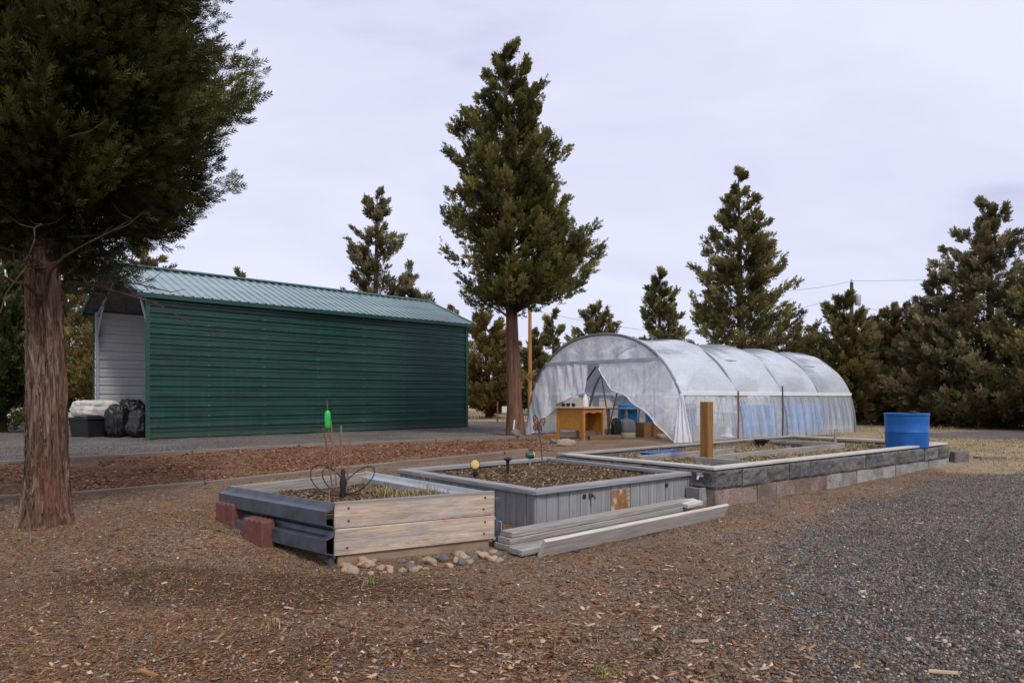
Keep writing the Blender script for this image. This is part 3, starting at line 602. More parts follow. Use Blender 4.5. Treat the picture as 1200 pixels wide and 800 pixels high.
# the tall juniper at the corner of the tunnel
b = at(604, 18.3)
tree('juniper_tree', 'tall olive juniper with a bare reddish trunk beside the plastic tunnel', tuple(b), (-.3, 0),
     [(3.7,1.1), (4.2,1.95), (4.9,2.15), (6.1,2.0), (7.2,1.75), (8.4,1.3), (9.5,.85), (10.3,.42), (11.05,.06)], .21, 'fol_mid', 'bark_mid', 21, 1450, 34, .16, 7, .09, .006, .31, 110, 3.0, asc=.8, gapt=.45)
def cone(z0, top, rmax, sharp=.85, full=.15):
    return [(z0, rmax*.55)]+[(z0+(top-z0)*t, rmax*(1-max(0, t-full)/(1-full))**sharp+.06) for t in (full*.6, full, .3, .45, .6, .75, .88)]+[(top, .08)]
FAR = [  # label, px, depth, top row, crown foot, radius, sharp, full, foliage, tufts
 ('tall pointed juniper rising behind the plastic tunnel, right of its middle', 870, 32, 190, 1.5, 2.75, .8, .2, 'fol_far', 800),
 ('slim pointed juniper behind the tunnel ridge, left of the tall one', 773, 42, 308, 1.5, 1.5, .6, .3, 'fol_far', 420),
 ('small round topped juniper showing over the tunnel front', 698, 44, 352, 1.0, 1.75, .45, .4, 'fol_far', 420),
 ('tall juniper standing behind the green shed roof', 437, 38, 210, 2.0, 2.1, .7, .3, 'fol_grey', 650),
 ('shorter juniper against the right side of the tall one behind the shed', 484, 39, 298, 2.0, 1.35, .6, .3, 'fol_grey', 380),
 ('juniper tip just showing above the middle of the shed roof', 275, 46, 310, 2.0, 1.2, .8, .2, 'fol_far', 260),
 ('wide juniper behind the open end of the shed', 160, 28, 280, .3, 3.0, .5, .4, 'fol_brown', 800),
 ('pale green juniper at the left edge behind the thick trunk', -2, 20, 268, .4, 1.4, .5, .45, 'fol_light', 600),
 ('dark juniper between the thick trunk and the open shed', 80, 30, 270, .3, 2.6, .5, .4, 'fol_far', 600),
 ('broad tall juniper at the right edge, foliage down to the ground', 1162, 26, 224, .35, 3.5, .85, .16, 'fol_grey', 1100),
 ('shorter juniper leaning on the left of the broad tall one', 1102, 27, 318, .3, 2.0, .6, .3, 'fol_grey', 620),
 ('brownish juniper midway between the tunnel end and the broad tall one', 1052, 30, 350, .3, 1.9, .55, .3, 'fol_brown', 560),
 ('dark juniper just past the far end of the tunnel', 990, 29, 338, .3, 1.9, .65, .3, 'fol_far', 560),
 ('low juniper tucked behind the far end of the tunnel', 945, 34, 385, .3, 1.6, .5, .4, 'fol_far', 340),
 ('juniper half cut off by the right edge of the view', 1240, 23.5, 300, .4, 2.3, .6, .3, 'fol_far', 600),
 ('bushy olive juniper just right of the shed corner', 574, 33, 366, .4, 1.75, .45, .4, 'fol_brown', 520),
 ('thin pointed juniper between the pole and the tunnel front', 651, 40, 362, .6, 1.1, .7, .3, 'fol_far', 300),
 ('small juniper directly behind the tunnel corner trunk', 628, 39, 384, .4, 1.1, .7, .3, 'fol_far', 300),
 ('juniper peeping over the right end of the shed roof', 527, 46, 352, 1.0, 1.7, .6, .3, 'fol_far', 320),
 ('brown juniper low behind the bushy one at the shed corner', 604, 50, 400, .3, 1.9, .4, .4, 'fol_brown', 300),
 ('dark juniper far behind the gap of the brownish and dark ones', 1020, 44, 392, .3, 2.4, .5, .4, 'fol_far', 320),
 ('round juniper far back behind the middle of the tunnel', 745, 55, 415, .3, 2.6, .4, .5, 'fol_far', 260),
]
for i, (lab, px, Yd, top, z0, r0, sh, fu, fm, ntf) in enumerate(FAR):
    b = at(px, Yd); zt = EYE+(HZ-top)/F*Yd-.05; near = Yd < 31
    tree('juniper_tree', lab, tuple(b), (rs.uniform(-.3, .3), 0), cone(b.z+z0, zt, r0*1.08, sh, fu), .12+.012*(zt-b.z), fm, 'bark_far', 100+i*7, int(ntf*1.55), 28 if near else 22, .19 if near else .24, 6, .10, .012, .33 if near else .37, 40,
         group='junipers around the yard')

# ------------------------------------------------------------------ green steel shed
M, _ = frame(S0, S0+SU*10, 0); M = Matrix(((SU[0], SP[0], 0, S0[0]), (SU[1], SP[1], 0, S0[1]), (0, 0, 1, .15), (0, 0, 0, 1)))
shed = thing('metal_shed', 'dark green ribbed steel shed with open end and green roof paled by painted sky sheen', 'shed', M)
LW, WD, HE, HR = 10.1, 5.0, 3.58, 4.58
def ribbed(z0, z1, pitch, depth, out):
    pr = [(0, z0)]; z = z0+.05; depth = depth*1.15
    while z < z1-.08:
        pr += [(0, z), (out*depth, z+.018), (out*depth, z+.062), (0, z+.085)]
        pr += [(0, z+.085+(pitch-.085)*.42), (out*depth*.42, z+.085+(pitch-.085)*.5), (0, z+.085+(pitch-.085)*.58)]; z += pitch
    return pr+[(0, z1)]
obj('wall', MB().sweep(ribbed(-.02, HE, .255, .034, -1), LW, False), 'green_wall', shed, M, recalc=False)
obj('inner_panel', MB().sweep([(y+.03, z) for y, z in ribbed(0, HE-.03, .255, .03, -1)], LW-.02, False), 'inner_white', shed, M @ Matrix.Translation((.01, 0, 0)), recalc=False)
MF = M @ Matrix.Translation((0, WD, 0))
obj('wall', MB().sweep(ribbed(-.02, HE, .255, .034, 1), LW, False), 'green_wall', shed, MF, recalc=False)
obj('inner_panel', MB().sweep([(y-.03, z) for y, z in ribbed(0, HE-.03, .255, .03, 1)], LW-.02, False), 'inner_white', shed, MF @ Matrix.Translation((.01, 0, 0)), recalc=False)
eb = MB().add([(LW, 0, 0), (LW, WD, 0), (LW, WD, HE), (LW, WD/2, HR-.03), (LW, 0, HE), (LW-.03, 0, 0), (LW-.03, WD, 0), (LW-.03, WD, HE), (LW-.03, WD/2, HR-.03), (LW-.03, 0, HE)],
              [(0,1,2,3,4), (9,8,7,6,5), (0,1,6,5), (1,2,7,6), (2,3,8,7), (3,4,9,8), (4,0,5,9)])
obj('end_wall', eb, 'inner_white', shed, M)
def roof_slope(sgn):
    y0, y1 = (-.16, WD/2) if sgn > 0 else (WD+.16, WD/2); sl = (HR-HE)/(WD/2); z0 = HE-.16*sl+.03
    prx = []; x = -.28
    while x < LW+.2:
        prx += [(x, 0), (x+.10, 0), (x+.115, .03), (x+.145, .03), (x+.16, 0)]; x += .235
    P = []
    for t in np.linspace(0, 1, 3): P.append([(xx, y0+(y1-y0)*t, z0+(HR+.03-z0)*t+h) for xx, h in prx])
    top = MB().grid(P)
    o = obj('roof', top, 'green_roof_sheen', shed, M, recalc=False)
    Pu = [[(-.24, y0+(y1-y0)*t, z0+(HR+.03-z0)*t-.025), (LW+.15, y0+(y1-y0)*t, z0+(HR+.03-z0)*t-.025)] for t in (0, 1)]
    obj('roof_underside', MB().grid(Pu), 'underside_shade', shed, M, recalc=False)
    # fascia along the eave, and the two raking edge trims
    f = MB().box(-.28, LW+.2, y0-.015 if sgn > 0 else y0-.01, y0+.01 if sgn > 0 else y0+.015, z0-.11, z0+.004)
    obj('eave_trim', f, 'green_trim', shed, M, .003)
    for xe in (-.30, LW+.17):
        rk = MB()
        for k, (yy, zq) in enumerate(((y0, z0), (y1, HR+.03))):
            rk.v += [(xe, yy, zq-.1), (xe+.05, yy, zq-.1), (xe+.05, yy, zq+.045), (xe, yy, zq+.045)]
        rk.f += [(0,1,5,4), (1,2,6,5), (2,3,7,6), (3,0,4,7), (3,2,1,0), (4,5,6,7)]
        obj('rake_trim', rk, 'green_trim', shed, M)
    return o
roof_slope(1); roof_slope(-1)
rc = MB().add([(-.3, WD/2-.17, HR+.01), (-.3, WD/2, HR+.085), (-.3, WD/2+.17, HR+.01), (LW+.2, WD/2-.17, HR+.01), (LW+.2, WD/2, HR+.085), (LW+.2, WD/2+.17, HR+.01)], [(0,1,4,3), (1,2,5,4)])
obj('ridge_cap', rc, 'green_trim', shed, M, recalc=False)
obj('corner_trim', MB().box(-.03, .07, -.045, -.005, -.02, HE), 'green_trim', shed, M, .004)
obj('corner_trim', MB().box(LW-.07, LW+.03, -.045, -.005, -.02, HE), 'green_trim', shed, M, .004)
obj('corner_trim', MB().box(-.03, .07, WD+.005, WD+.045, -.02, HE), 'green_trim', shed, M, .004)
for xb in (.06, 1.5, 3.0, 4.5, 6.0, 7.5, 9.0):
    fb = MB(); q = .035
    fb.box(xb-q, xb+q, .075, .15, 0, HE-.1); fb.box(xb-q, xb+q, WD-.15, WD-.075, 0, HE-.1)
    for a_, b_ in (((.1, HE-.14), (WD/2, HR-.12)), ((WD-.1, HE-.14), (WD/2, HR-.12)), ((.11, HE-.8), (.75, HE+.06)), ((WD-.11, HE-.8), (WD-.75, HE+.06)), ((WD/2-.6, HR-.34), (WD/2+.6, HR-.34))):
        fb.tube([(xb, a_[0], a_[1]), (xb, b_[0], b_[1])], .035, 6)
    obj('frame_bow', fb, 'galv' if xb > 1 else 'rail_pale', shed, M)
for xb in (2.9, 4.5, 6.0, 7.5, 9.0, 1.45):
    for k in range(14):
        o = screw.copy() if (xb, k) != (2.9, 0) else obj('screw', MB().lathe([(.011, -.004), (.011, .004)], 8), 'screw_grey', shed, recalc=False)
        if (xb, k) == (2.9, 0): screw = o
        else: COL.objects.link(o); o.parent = shed
        o.matrix_basis = Matrix.Translation((xb, -.040, k*.255+.07)) @ Matrix.Rotation(R(90), 4, 'X')
obj('base_rail', MB().box(0, LW, -.03, .06, -.06, -.02), 'dark_metal', shed, M, .003)

# things stored in the open end
def lumpy(mb_fn, amp, seed): return mb_fn
def soft_box(sx, sy, sz, n=14, bulge=.12, amp=.03, seed=0, squash=4.0):
    V, Fc = [], []; bm = bmesh.new(); bmesh.ops.create_cube(bm, size=2); bmesh.ops.subdivide_edges(bm, edges=bm.edges, cuts=n, use_grid_fill=True)
    P = np.array([v.co for v in bm.verts]); l = (np.abs(P)**squash).sum(1)**(1/squash); P = P/l[:, None]
    nz_ = fbm(P[:, 0]*2.5+seed, P[:, 1]*2.5, P[:, 2]*2.5+seed*3, 4)-.5; fold = fbm(P[:, 0]*7+seed, P[:, 1]*7, P[:, 2]*2, 2)-.5
    P = P*(1+bulge*nz_[:, None]*2+amp*fold[:, None]*4)
    mb_ = MB(); mb_.v = [tuple(p*np.array((sx, sy, sz))/2+np.array((0, 0, sz/2))) for p in P]
    bm.verts.index_update(); mb_.f = [tuple(v.index for v in f.verts) for f in bm.faces]; bm.free(); return mb_
c = at(113, 17.9); MB_ = Matrix.Translation(c) @ Matrix.Rotation(R(-30), 4, 'Z')
bn = thing('storage_bin', 'black open bin under a pale tarp at the open end of the shed', 'bin', MB_)
tub_ = MB().add([(-.40,-.42,0),(.40,-.42,0),(.40,.42,0),(-.40,.42,0),(-.46,-.48,.5),(.46,-.48,.5),(.46,.48,.5),(-.46,.48,.5)], [(3,2,1,0),(4,5,6,7),(0,1,5,4),(1,2,6,5),(2,3,7,6),(3,0,4,7)])
obj('tub', tub_, 'black', bn, MB_, .02)
obj('rim', MB().box(-.49, .49, -.51, .51, .45, .5), 'black', bn, MB_, .015)
tp_ = obj('folded_tarp', soft_box(.86, .98, .46, 14, .14, .03, 4, 5), 'tarp', None, MB_ @ Matrix.Translation((0, 0, .48)), smooth=True)
tag(tp_, 'crumpled off white tarp folded on top of the black bin', 'tarp')
for i, (px, yy, sx, sz, lab) in enumerate([(137, 17.6, .5, .85, 'upright black bag next to the pale tarp in the shed mouth'), (150, 18.2, .75, .95, 'slumped black bag with a tilted top against the shed wall'), (161, 17.3, .55, .7, 'smaller black bag nearest the green shed corner')]):
    c = at(px, yy); o = obj('rubbish_bag', soft_box(sx, sx*.9, sz, 22, .22, .045, 7+i*3, 3), 'black', None, Matrix.Translation(c) @ Matrix.Rotation(i*.7, 4, 'Z') @ Matrix.Rotation(.12*i, 4, 'Y'), smooth=True)
    tag(o, lab, 'bag', 'black bags in the shed mouth')

# ------------------------------------------------------------------ edging timbers
for k, (pts, lab) in enumerate(((T1, 'along the gravel pad of the green shed'), (T2, 'along the lower side of the red bark strip'))):
    segs = []
    for (x0, y0), (x1, y1) in zip(pts[:-1], pts[1:]):
        n = max(1, int(math.hypot(x1-x0, y1-y0)/2.4+.5)); 
        for i in range(n): segs.append(((x0+(x1-x0)*i/n, y0+(y1-y0)*i/n), (x0+(x1-x0)*(i+1)/n, y0+(y1-y0)*(i+1)/n)))
    for i, (a, b) in enumerate(segs):
        if a[0] < -10: continue
        d = Vector((b[0]-a[0], b[1]-a[1])).normalized()*.012
        o = board('edging_timber', 'timber', None, (a[0]+d.x, a[1]+d.y, gz(*a)-.075+rs.uniform(0, .015)), (b[0]-d.x, b[1]-d.y, gz(*b)-.075+rs.uniform(0, .015)), .1, .125, 0, .008)
        tag(o, 'weathered edging timber in the low row '+lab, 'edging timber', 'edging timbers '+lab)

# ------------------------------------------------------------------ planter of bare planks and steel rails
w = [Vector((*p, 0)) for p in WOOD]; ctr = sum(w, Vector())/4
wb = thing('wooden_planter', 'low planter with bare pine front planks and dark steel rail side', 'planter', loc=(ctr.x, ctr.y, 0))
Mf, Lf = frame(w[0], w[1]); n_in = Vector((-Mf[1][0]*0, 0, 0))
for z0, mt in ((.272, 'plank'), (.082, 'plank_low')):
    o = obj('plank', MB().box(-.01, Lf+.02, 0, .042, 0, .187), mt, wb, Mf @ Matrix.Translation((0, 0, z0)), .004)
    for xx in (.09, Lf-.07):
        for zz_ in (.05, .14):
            if rs.rand() < .85: obj('nail', MB().lathe([(.010, -.003), (.008, .003)], 10), 'rust', o, Mf @ Matrix.Translation((xx+rs.uniform(-.01, .02), -.001, z0+zz_)) @ Matrix.Rotation(R(90), 4, 'X'))
obj('footing', MB().box(.02, Lf-.02, .02, .06, -.05, .085), 'tan_base', wb, Mf, .004)
rp = [(0, .19), (-.012, .19), (-.03, .155), (-.085, .14), (-.085, .04), (-.03, .022), (-.012, 0), (0, 0), (0, .008), (-.008, .012), (-.026, .03), (-.078, .046), (-.078, .133), (-.026, .147), (-.005, .182)]
Ml, Ll = frame(w[3], w[0])
obj('side_rail', MB().sweep(rp, Ll, True), 'rail', wb, Ml @ Matrix.Translation((.02, -.012, .268)), .002)
obj('side_rail', MB().sweep(rp, Ll, True), 'rail', wb, Ml @ Matrix.Translation((.02, -.012, .072)), .002)
obj('leg', MB().box(Ll-.03, Ll+.0, -.05, -.01, -.04, .075), 'rail', wb, Ml, .003)
Mr, Lr = frame(w[1], w[2])
obj('side_rail', MB().sweep([(-y, z) for y, z in rp][::-1], Lr, True), 'rail_pale', wb, Mr @ Matrix.Translation((.05, .01, .262)), .002)
obj('side_rail', MB().sweep([(y, z) for y, z in rp], Lr, True), 'rail_pale', wb, Mr @ Matrix.Translation((0, -.012, .07)), .002)
obj('leg', MB().box(.0, .04, -.08, -.03, -.04, .4), 'rail', wb, Mr, .003)
Mb_, Lb = frame(w[2], w[3])
for z0 in (.262, .072): obj('plank', MB().box(.01, Lb-.01, -.02, .022, 0, .187), 'grey_board', wb, Mb_ @ Matrix.Translation((0, 0, z0)), .004)
def soil_grid(q, zt, amp, inset, n=26, seed=0):
    c = sum(q)/4; q = [p+(c-p)/np.linalg.norm(c-p)*inset for p in q]; P = []
    for i in range(n):
        r = []
        for j in range(n):
            s_, t = i/(n-1), j/(n-1); p = (q[0]*(1-s_)+q[1]*s_)*(1-t)+(q[3]*(1-s_)+q[2]*s_)*t
            r.append((p[0], p[1], zt+amp*(float(fbm(p[0]*3+seed, p[1]*3, seed, 4))-.5)*2))
        P.append(r)
    return P
def bed_pts(q, n, inset):
    c = sum(q)/4; q = [p+(c-p)/np.linalg.norm(c-p)*inset for p in q]; s_, t = rs.rand(n)[:, None], rs.rand(n)[:, None]
    p = (q[0]*(1-s_)+q[1]*s_)*(1-t)+(q[3]*(1-s_)+q[2]*s_)*t; return p[:, 0], p[:, 1]
def soil(parent, q, zt, amp, inset, m_, seed):
    o = obj('soil', MB().grid(soil_grid(q, zt, amp, inset, 30, seed)), m_, parent, smooth=True); return o
soil(wb, WOOD, .34, .035, .03, 'soil', 1)
x, y = bed_pts(WOOD, 3500, .12); Lc = rs.uniform(.01, .05, len(x))
tag(bits('mulch', np.stack([x, y, .345+.035*2*(fbm(x*3+1, y*3, 1, 4)-.5)], 1), np.stack([Lc, Lc*.4, np.full(len(x), .006)], 1), 'mulch', rs.beta(2, 2, len(x)), .3, .35, wb, M=None), kind='stuff')
def near(c, r): return lambda n: np.array(c)+rs.randn(n, 2)*r
P, h = clumps(34, 30, near((-.72, 5.72), .2), .03, .06, .17, lambda x, y: x*0+.33); ok = inside(P[:, 0], P[:, 1], WOOD, -.1)
o = blades('dead_plants', P[ok], h[ok], .004, 'straw', wb, np.where(rs.rand(int(ok.sum())) < .22, .97, rs.beta(2, 2, int(ok.sum()))*.9), .7); tag(o, 'straw coloured dead plants in the bed', kind='stuff')
P, h = clumps(8, 6, near((-.95, 5.95), .2), .03, .2, .34, lambda x, y: x*0+.33); ok = inside(P[:, 0], P[:, 1], WOOD, -.12)
tag(blades('tall_stalks', P[ok], h[ok], .002, 'straw', wb, None, .25), 'thin pale dead stalks in the bed', kind='stuff')

# canes, wire loops and the green float
c = Vector((-1.46, 5.72, .34))
cn = thing('cane_bundle', 'bundle of brown canes tied with black wire loops, standing in the wooden planter', 'canes', loc=c)
for dx, dy, ht, rr, lx, m_ in ((.0, .0, .66, .007, -.06, 'bamboo'), (.03, .01, .62, .009, -.005, 'bamboo'), (.05, .0, .50, .008, .06, 'bamboo'), (-.03, .02, .6, .007, -.10, 'stick')):
    obj('cane', MB().tube([c+Vector((dx, dy, -.05)), c+Vector((dx+lx*.5+.006, dy, ht*.45)), c+Vector((dx+lx*.75, dy, ht*.8)), c+Vector((dx+lx, dy, ht))], rr, 8), m_, cn, smooth=True)
obj('wrapping', MB().lathe([(.012, -.03), (.026, .02), (.022, .1), (.032, .15), (.02, .19), (.018, .24), (.01, .26)], 14, (c.x+.05, c.y-.02, c.z)), 'rubber', cn, smooth=True)
for sg, rx, rz, tl in ((-1, .14, .1, .5), (1, .13, .085, .7), (-1, .09, .07, .2)):
    pth = []
    for k in range(15):
        t = k/14*2*math.pi; pth.append(c+Vector((.05+sg*(rx-rx*math.cos(t)), rx*.6*math.sin(t)*math.cos(tl), .1+rz*math.sin(t)+.11*(1-math.cos(t))/2*1.2)))
    obj('wire_loop', MB().tube(pth, .005, 6), 'rubber', cn, smooth=True)
t0 = c+Vector((-.085, 0, .6))
gf = thing('garden_float', 'bright green plastic float stuck on the tallest cane of the wooden planter', 'float', loc=t0)
obj('body', MB().lathe([(.004, -.005), (.02, .0), (.026, .015), (.0245, .04), (.026, .08), (.025, .105), (.021, .13), (.014, .142), (.008, .147)], 18, t0), 'green', gf, smooth=True)
obj('pin', MB().tube([t0+Vector((0, 0, .15)), t0+Vector((-.005, 0, .235))], .004, 6), 'stick', gf)
obj('stem', MB().tube([t0+Vector((.03, 0, -.12)), t0+Vector((.0, 0, .01))], .006, 6), 'stick', gf)

# ------------------------------------------------------------------ grey painted planter
q = GREY; c0 = sum(q)/4; gb = thing('grey_planter', 'square planter of grey painted upright boards with a flat cap, mulch inside', 'planter', loc=(c0[0], c0[1], 0))
HT = .365
for i in range(4):
    Mx, Lx = frame(q[i], q[(i+1) % 4]); mb_ = MB(); nB_ = int(round(Lx/.145)); wd = Lx/nB_
    for k in range(nB_): mb_.box(k*wd+.0035, (k+1)*wd-.0035, .012+rs.uniform(0, .003), .035, -.06, HT-.045)
    mb_.box(.0, Lx, .022, .045, -.06, HT-.05)
    wall = obj('side_panel', mb_, 'siding', gb, Mx, .002)
    # cap with mitred ends
    c_in, c_out = .125, .03
    cap = MB().add([(-c_out, -c_out, 0), (Lx+c_out, -c_out, 0), (Lx-c_in, c_in, 0), (c_in, c_in, 0), (-c_out, -c_out, .042), (Lx+c_out, -c_out, .042), (Lx-c_in, c_in, .042), (c_in, c_in, .042)], [(3,2,1,0),(4,5,6,7),(0,1,5,4),(1,2,6,5),(2,3,7,6),(3,0,4,7)])
    obj('cap_board', cap, 'cap', gb, Mx @ Matrix.Translation((0, 0, HT-.042)), .007, seg=2)
    if i == 0:
        obj('repair_patch', MB().box(1.02, 1.30, .003, .010, .06, .27), 'patch', wall, Mx, .002)
        for xx in (.64, 1.93): obj('drain_hole', MB().lathe([(.024, 0), (.024, .004)], 18), 'rubber', wall, Mx @ Matrix.Translation((xx, .0105, HT-.115)) @ Matrix.Rotation(R(90), 4, 'X'))
        sp = obj('spigot', MB().tube([(.72, .01, .25), (.72, -.04, .255), (.725, -.055, .225)], .012, 8).box(.70, .74, -.01, .004, .235, .28), 'rust', gb, Mx, .002)
soil(gb, GREY, .30, .03, .06, 'soil', 2)
x, y = bed_pts(GREY, 15000, .17); Lc = rs.uniform(.012, .06, len(x))
tag(bits('mulch', np.stack([x, y, .305+.06*(fbm(x*3+2, y*3, 2, 4)-.5)], 1), np.stack([Lc, Lc*rs.uniform(.25, .6, len(x)), np.full(len(x), .008)], 1), 'mulch', rs.beta(1.6, 2, len(x)), .3, .35, gb), kind='stuff')

# solar lamps in the grey planter
def stake(px, py, Yd, zt): return at(px, Yd, z=.30)
c = at(557, 7.6, z=.30)
l1 = thing('garden_lamp', 'garden stake lamp with a round yellow face, in the grey planter', 'garden lamp', loc=c, group='stake lamps in the grey planter')
obj('stake', MB().tube([c+Vector((0, 0, -.05)), c+Vector((0, 0, .06))], .012, 8), 'black', l1)
obj('collar', MB().lathe([(.022, .0), (.03, .03), (.016, .075)], 12, c+Vector((0, 0, .02))), 'black', l1, smooth=True)
Mh = Matrix.Translation(c+Vector((0, 0, .15))) @ Matrix.Rotation(R(-8), 4, 'Z') @ Matrix.Rotation(R(82), 4, 'X')
obj('housing', MB().lathe([(.045, -.03), (.056, 0), (.056, .012), (.05, .014)], 24), 'black', l1, Mh, smooth=True)
obj('face', MB().lathe([(.05, .0145), (.05, .017), (.034, .022), (.018, .021)], 24), 'yellow_face', l1, Mh, smooth=True)
c = at(595, 7.9, z=.30)
l2 = thing('garden_lamp', 'black mushroom topped stake lamp, middle one in the grey planter', 'garden lamp', loc=c, group='stake lamps in the grey planter')
obj('stake', MB().tube([c+Vector((0, 0, -.05)), c+Vector((0, 0, .17))], [.014, .02], 10), 'black', l2)
obj('hood', MB().lathe([(.02, .16), (.048, .175), (.05, .19), (.03, .2)], 20, c), 'black', l2, smooth=True)
c = at(621, 8.8, z=.30)
l3 = thing('garden_lamp', 'stake lamp with a small green and yellow head at the back of the grey planter', 'garden lamp', loc=c, group='stake lamps in the grey planter')
obj('stake', MB().tube([c+Vector((0, 0, -.05)), c+Vector((0, 0, .11))], .012, 8), 'galv', l3)
Mh = Matrix.Translation(c+Vector((0, 0, .15))) @ Matrix.Rotation(R(20), 4, 'Z') @ Matrix.Rotation(R(90), 4, 'Y')
obj('housing', MB().lathe([(.03, -.05), (.042, -.02), (.045, .04)], 16), m_plain('dark_green_plastic', (.01,.09,.05), .4), l3, Mh, smooth=True)
obj('face', MB().lathe([(.044, .04), (.044, .052), (.02, .054)], 16), 'yellow_face', l3, Mh, smooth=True)
# rusty butterfly on a rod
c = at(636, 9.0, z=.30)
bf = thing('butterfly_ornament', 'rusty metal butterfly on a thin rod at the back of the grey planter', 'ornament', loc=c)
obj('rod', MB().tube([c+Vector((0, 0, -.05)), c+Vector((-.02, 0, .25)), c+Vector((-.055, 0, .48))], .007, 6), 'rust', bf)
for sg in (-1, 1):
    wing = MB()
    for loop in ([(.005, 0), (.03, .09), (.085, .125), (.105, .09), (.08, .03)], [(.005, 0), (.06, .0), (.075, -.05), (.04, -.075), (.015, -.04)]):
        pts_ = [c+Vector((-.06+sg*x_*.75+.15*(z_), -.5*x_*sg*.4, .52+z_+sg*x_*-.25)) for x_, z_ in loop]; wing.tube(pts_+[pts_[0]], .0085, 6, False)
        cc = sum(pts_, Vector())/len(pts_)
        for p_ in pts_: wing.tube([cc, p_], .0045, 5, False)
    obj('wing', wing, 'rust', bf)
obj('body', MB().tube([c+Vector((-.065, 0, .45)), c+Vector((-.06, 0, .53)), c+Vector((-.05, 0, .58))], [.007, .013, .006], 8), 'rust', bf)

# ------------------------------------------------------------------ block walled bed
q = BLOCK; c0 = sum(q)/4; bb = thing('block_planter', 'long raised bed walled with two courses of grey and pinkish concrete blocks', 'planter', loc=(c0[0], c0[1], 0))
BH = .415
def block_mesh(L, Hh, D, rough):
    nx_, nz_ = 14, 8; P = []; sd = rs.rand()*50
    mb_ = MB()
    for k in range(nz_+1):
        r = []
        for j in range(nx_+1):
            e = min(j, nx_-j, k, nz_-k); amp = rough*(1 if e > 0 else .1)
            xx = L*j/nx_; zz_ = Hh*k/nz_
            r.append((xx, -amp*(float(fbm(xx*14+sd, zz_*14, sd, 3))-.25)*1.6, zz_))
        P.append(r)
    mb_.grid(P); b_ = len(mb_.v); mb_.v += [(0, D, 0), (L, D, 0), (L, D, Hh), (0, D, Hh)]; n1 = nx_+1
    mb_.f += [(b_, b_+1, b_+2, b_+3), tuple([b_+3, b_+2]+[nz_*n1+j for j in range(nx_, -1, -1)]), tuple([b_+1, b_]+list(range(nx_+1))),
              tuple([b_]+[b_+3]+[k*n1 for k in range(nz_, -1, -1)]), tuple([b_+2, b_+1]+[k*n1+nx_ for k in range(nz_+1)])]
    return mb_
LOW = .195
def course(i, z0, h, n, matf, rough, off, setb):
    Mx, Lx = frame(q[i], q[(i+1) % 4]); wdt = Lx/n
    for k in range(n):
        dz = rs.uniform(-.004, .004); dy = rs.uniform(-.006, .006)
        obj('block', block_mesh(wdt-.007, h-.005, .17, rough), matf(k), bb, Mx @ Matrix.Translation((k*wdt+.0035, setb+dy, z0+dz)) @ Matrix.Rotation(rs.uniform(-.006, .006), 4, 'Z'))
course(0, LOW, BH-LOW-.02, 13, lambda k: 'split', .036, 0, .0)
course(0, -.03, LOW+.03, 16, lambda k: 'block_red' if k < 6 else 'block_grey', .004, .1, .008)
course(3, LOW, BH-LOW-.02, 5, lambda k: 'split', .036, 0, .0)
course(3, -.03, LOW+.03, 5, lambda k: 'block_red' if k > 2 else 'block_grey', .004, .1, .008)
course(1, LOW, BH-LOW-.02, 6, lambda k: 'split', .022, 0, .0); course(1, -.03, LOW+.03, 6, lambda k: 'block_grey', .004, 0, .008)
course(2, LOW, BH-LOW-.02, 12, lambda k: 'split', .02, 0, .0); course(2, -.03, LOW+.03, 14, lambda k: 'block_grey', .004, 0, .008)
for i in range(4):
    Mx, Lx = frame(q[i], q[(i+1) % 4]); n = 3 if Lx > 4 else 1
    for k in range(n):
        a, b_ = Lx*k/n+(.10 if k == 0 else .003), Lx*(k+1)/n-(.10 if k == n-1 else .003)
        a = 0.155 if (k == 0 and i in (1, 3)) else (.0 if k == 0 else a); b_ = Lx-.155 if (k == n-1 and i in (1, 3)) else (Lx if k == n-1 else b_)
        obj('cap_board', MB().box(a, b_, .012, .148, 0, .032), 'pale_board' if i != 2 else 'grey_board', bb, Mx @ Matrix.Translation((0, 0, BH-.012+rs.uniform(0, .003))), .005)
soil(bb, BLOCK, .355, .03, .08, 'soil_grass', 3)
# inner boards that split the bed
qd = [Vector((*p, 0)) for p in BLOCK]
uu = (qd[1]-qd[0]).normalized(); pp = (qd[3]-qd[0]).normalized(); LU = (qd[1]-qd[0]).length
def bl(s_, t, z=0): v_ = qd[0]+uu*s_+pp*t; return Vector((v_.x, v_.y, z))
for a, b_ in ((bl(.95, .98, .3), bl(4.9, .98, .3)), (bl(.5, 1.5, .3), bl(2.6, 1.5, .3)), (bl(.95, .2, .3), bl(.95, .95, .3)), (bl(4.93, .98, .3), bl(4.93, 2.5, .3))):
    board('divider', 'grey_board', bb, a, b_, .05, .14)
board('divider', 'rail', bb, bl(4.6, 1.5, .33), bl(4.6, 2.6, .33), .04, .09)
x, y = bed_pts(BLOCK, 6000, .2); ok = rs.rand(len(x)) < np.where((x-2.2)*uu.x+(y-7.38)*uu.y < 2.6, 1, .25); x, y = x[ok], y[ok]; Lc = rs.uniform(.012, .06, len(x))
tag(bits('mulch', np.stack([x, y, .36+.06*(fbm(x*3+3, y*3, 3, 4)-.5)], 1), np.stack([Lc, Lc*rs.uniform(.25, .6, len(x)), np.full(len(x), .008)], 1), 'mulch', rs.beta(2.2, 1.6, len(x)), .3, .35, bb), kind='stuff')
def bxy(n): x, y = bed_pts(BLOCK, n, .3); return np.stack([x, y], 1)
P, h = clumps(420, 22, bxy, .05, .03, .09, lambda x, y: x*0+.35); ok = inside(P[:, 0], P[:, 1], BLOCK, -.22)
tag(blades('dead_grass', P[ok], h[ok], .0035, 'straw', bb, None, .9), 'flattened straw coloured grass in the bed', kind='stuff')
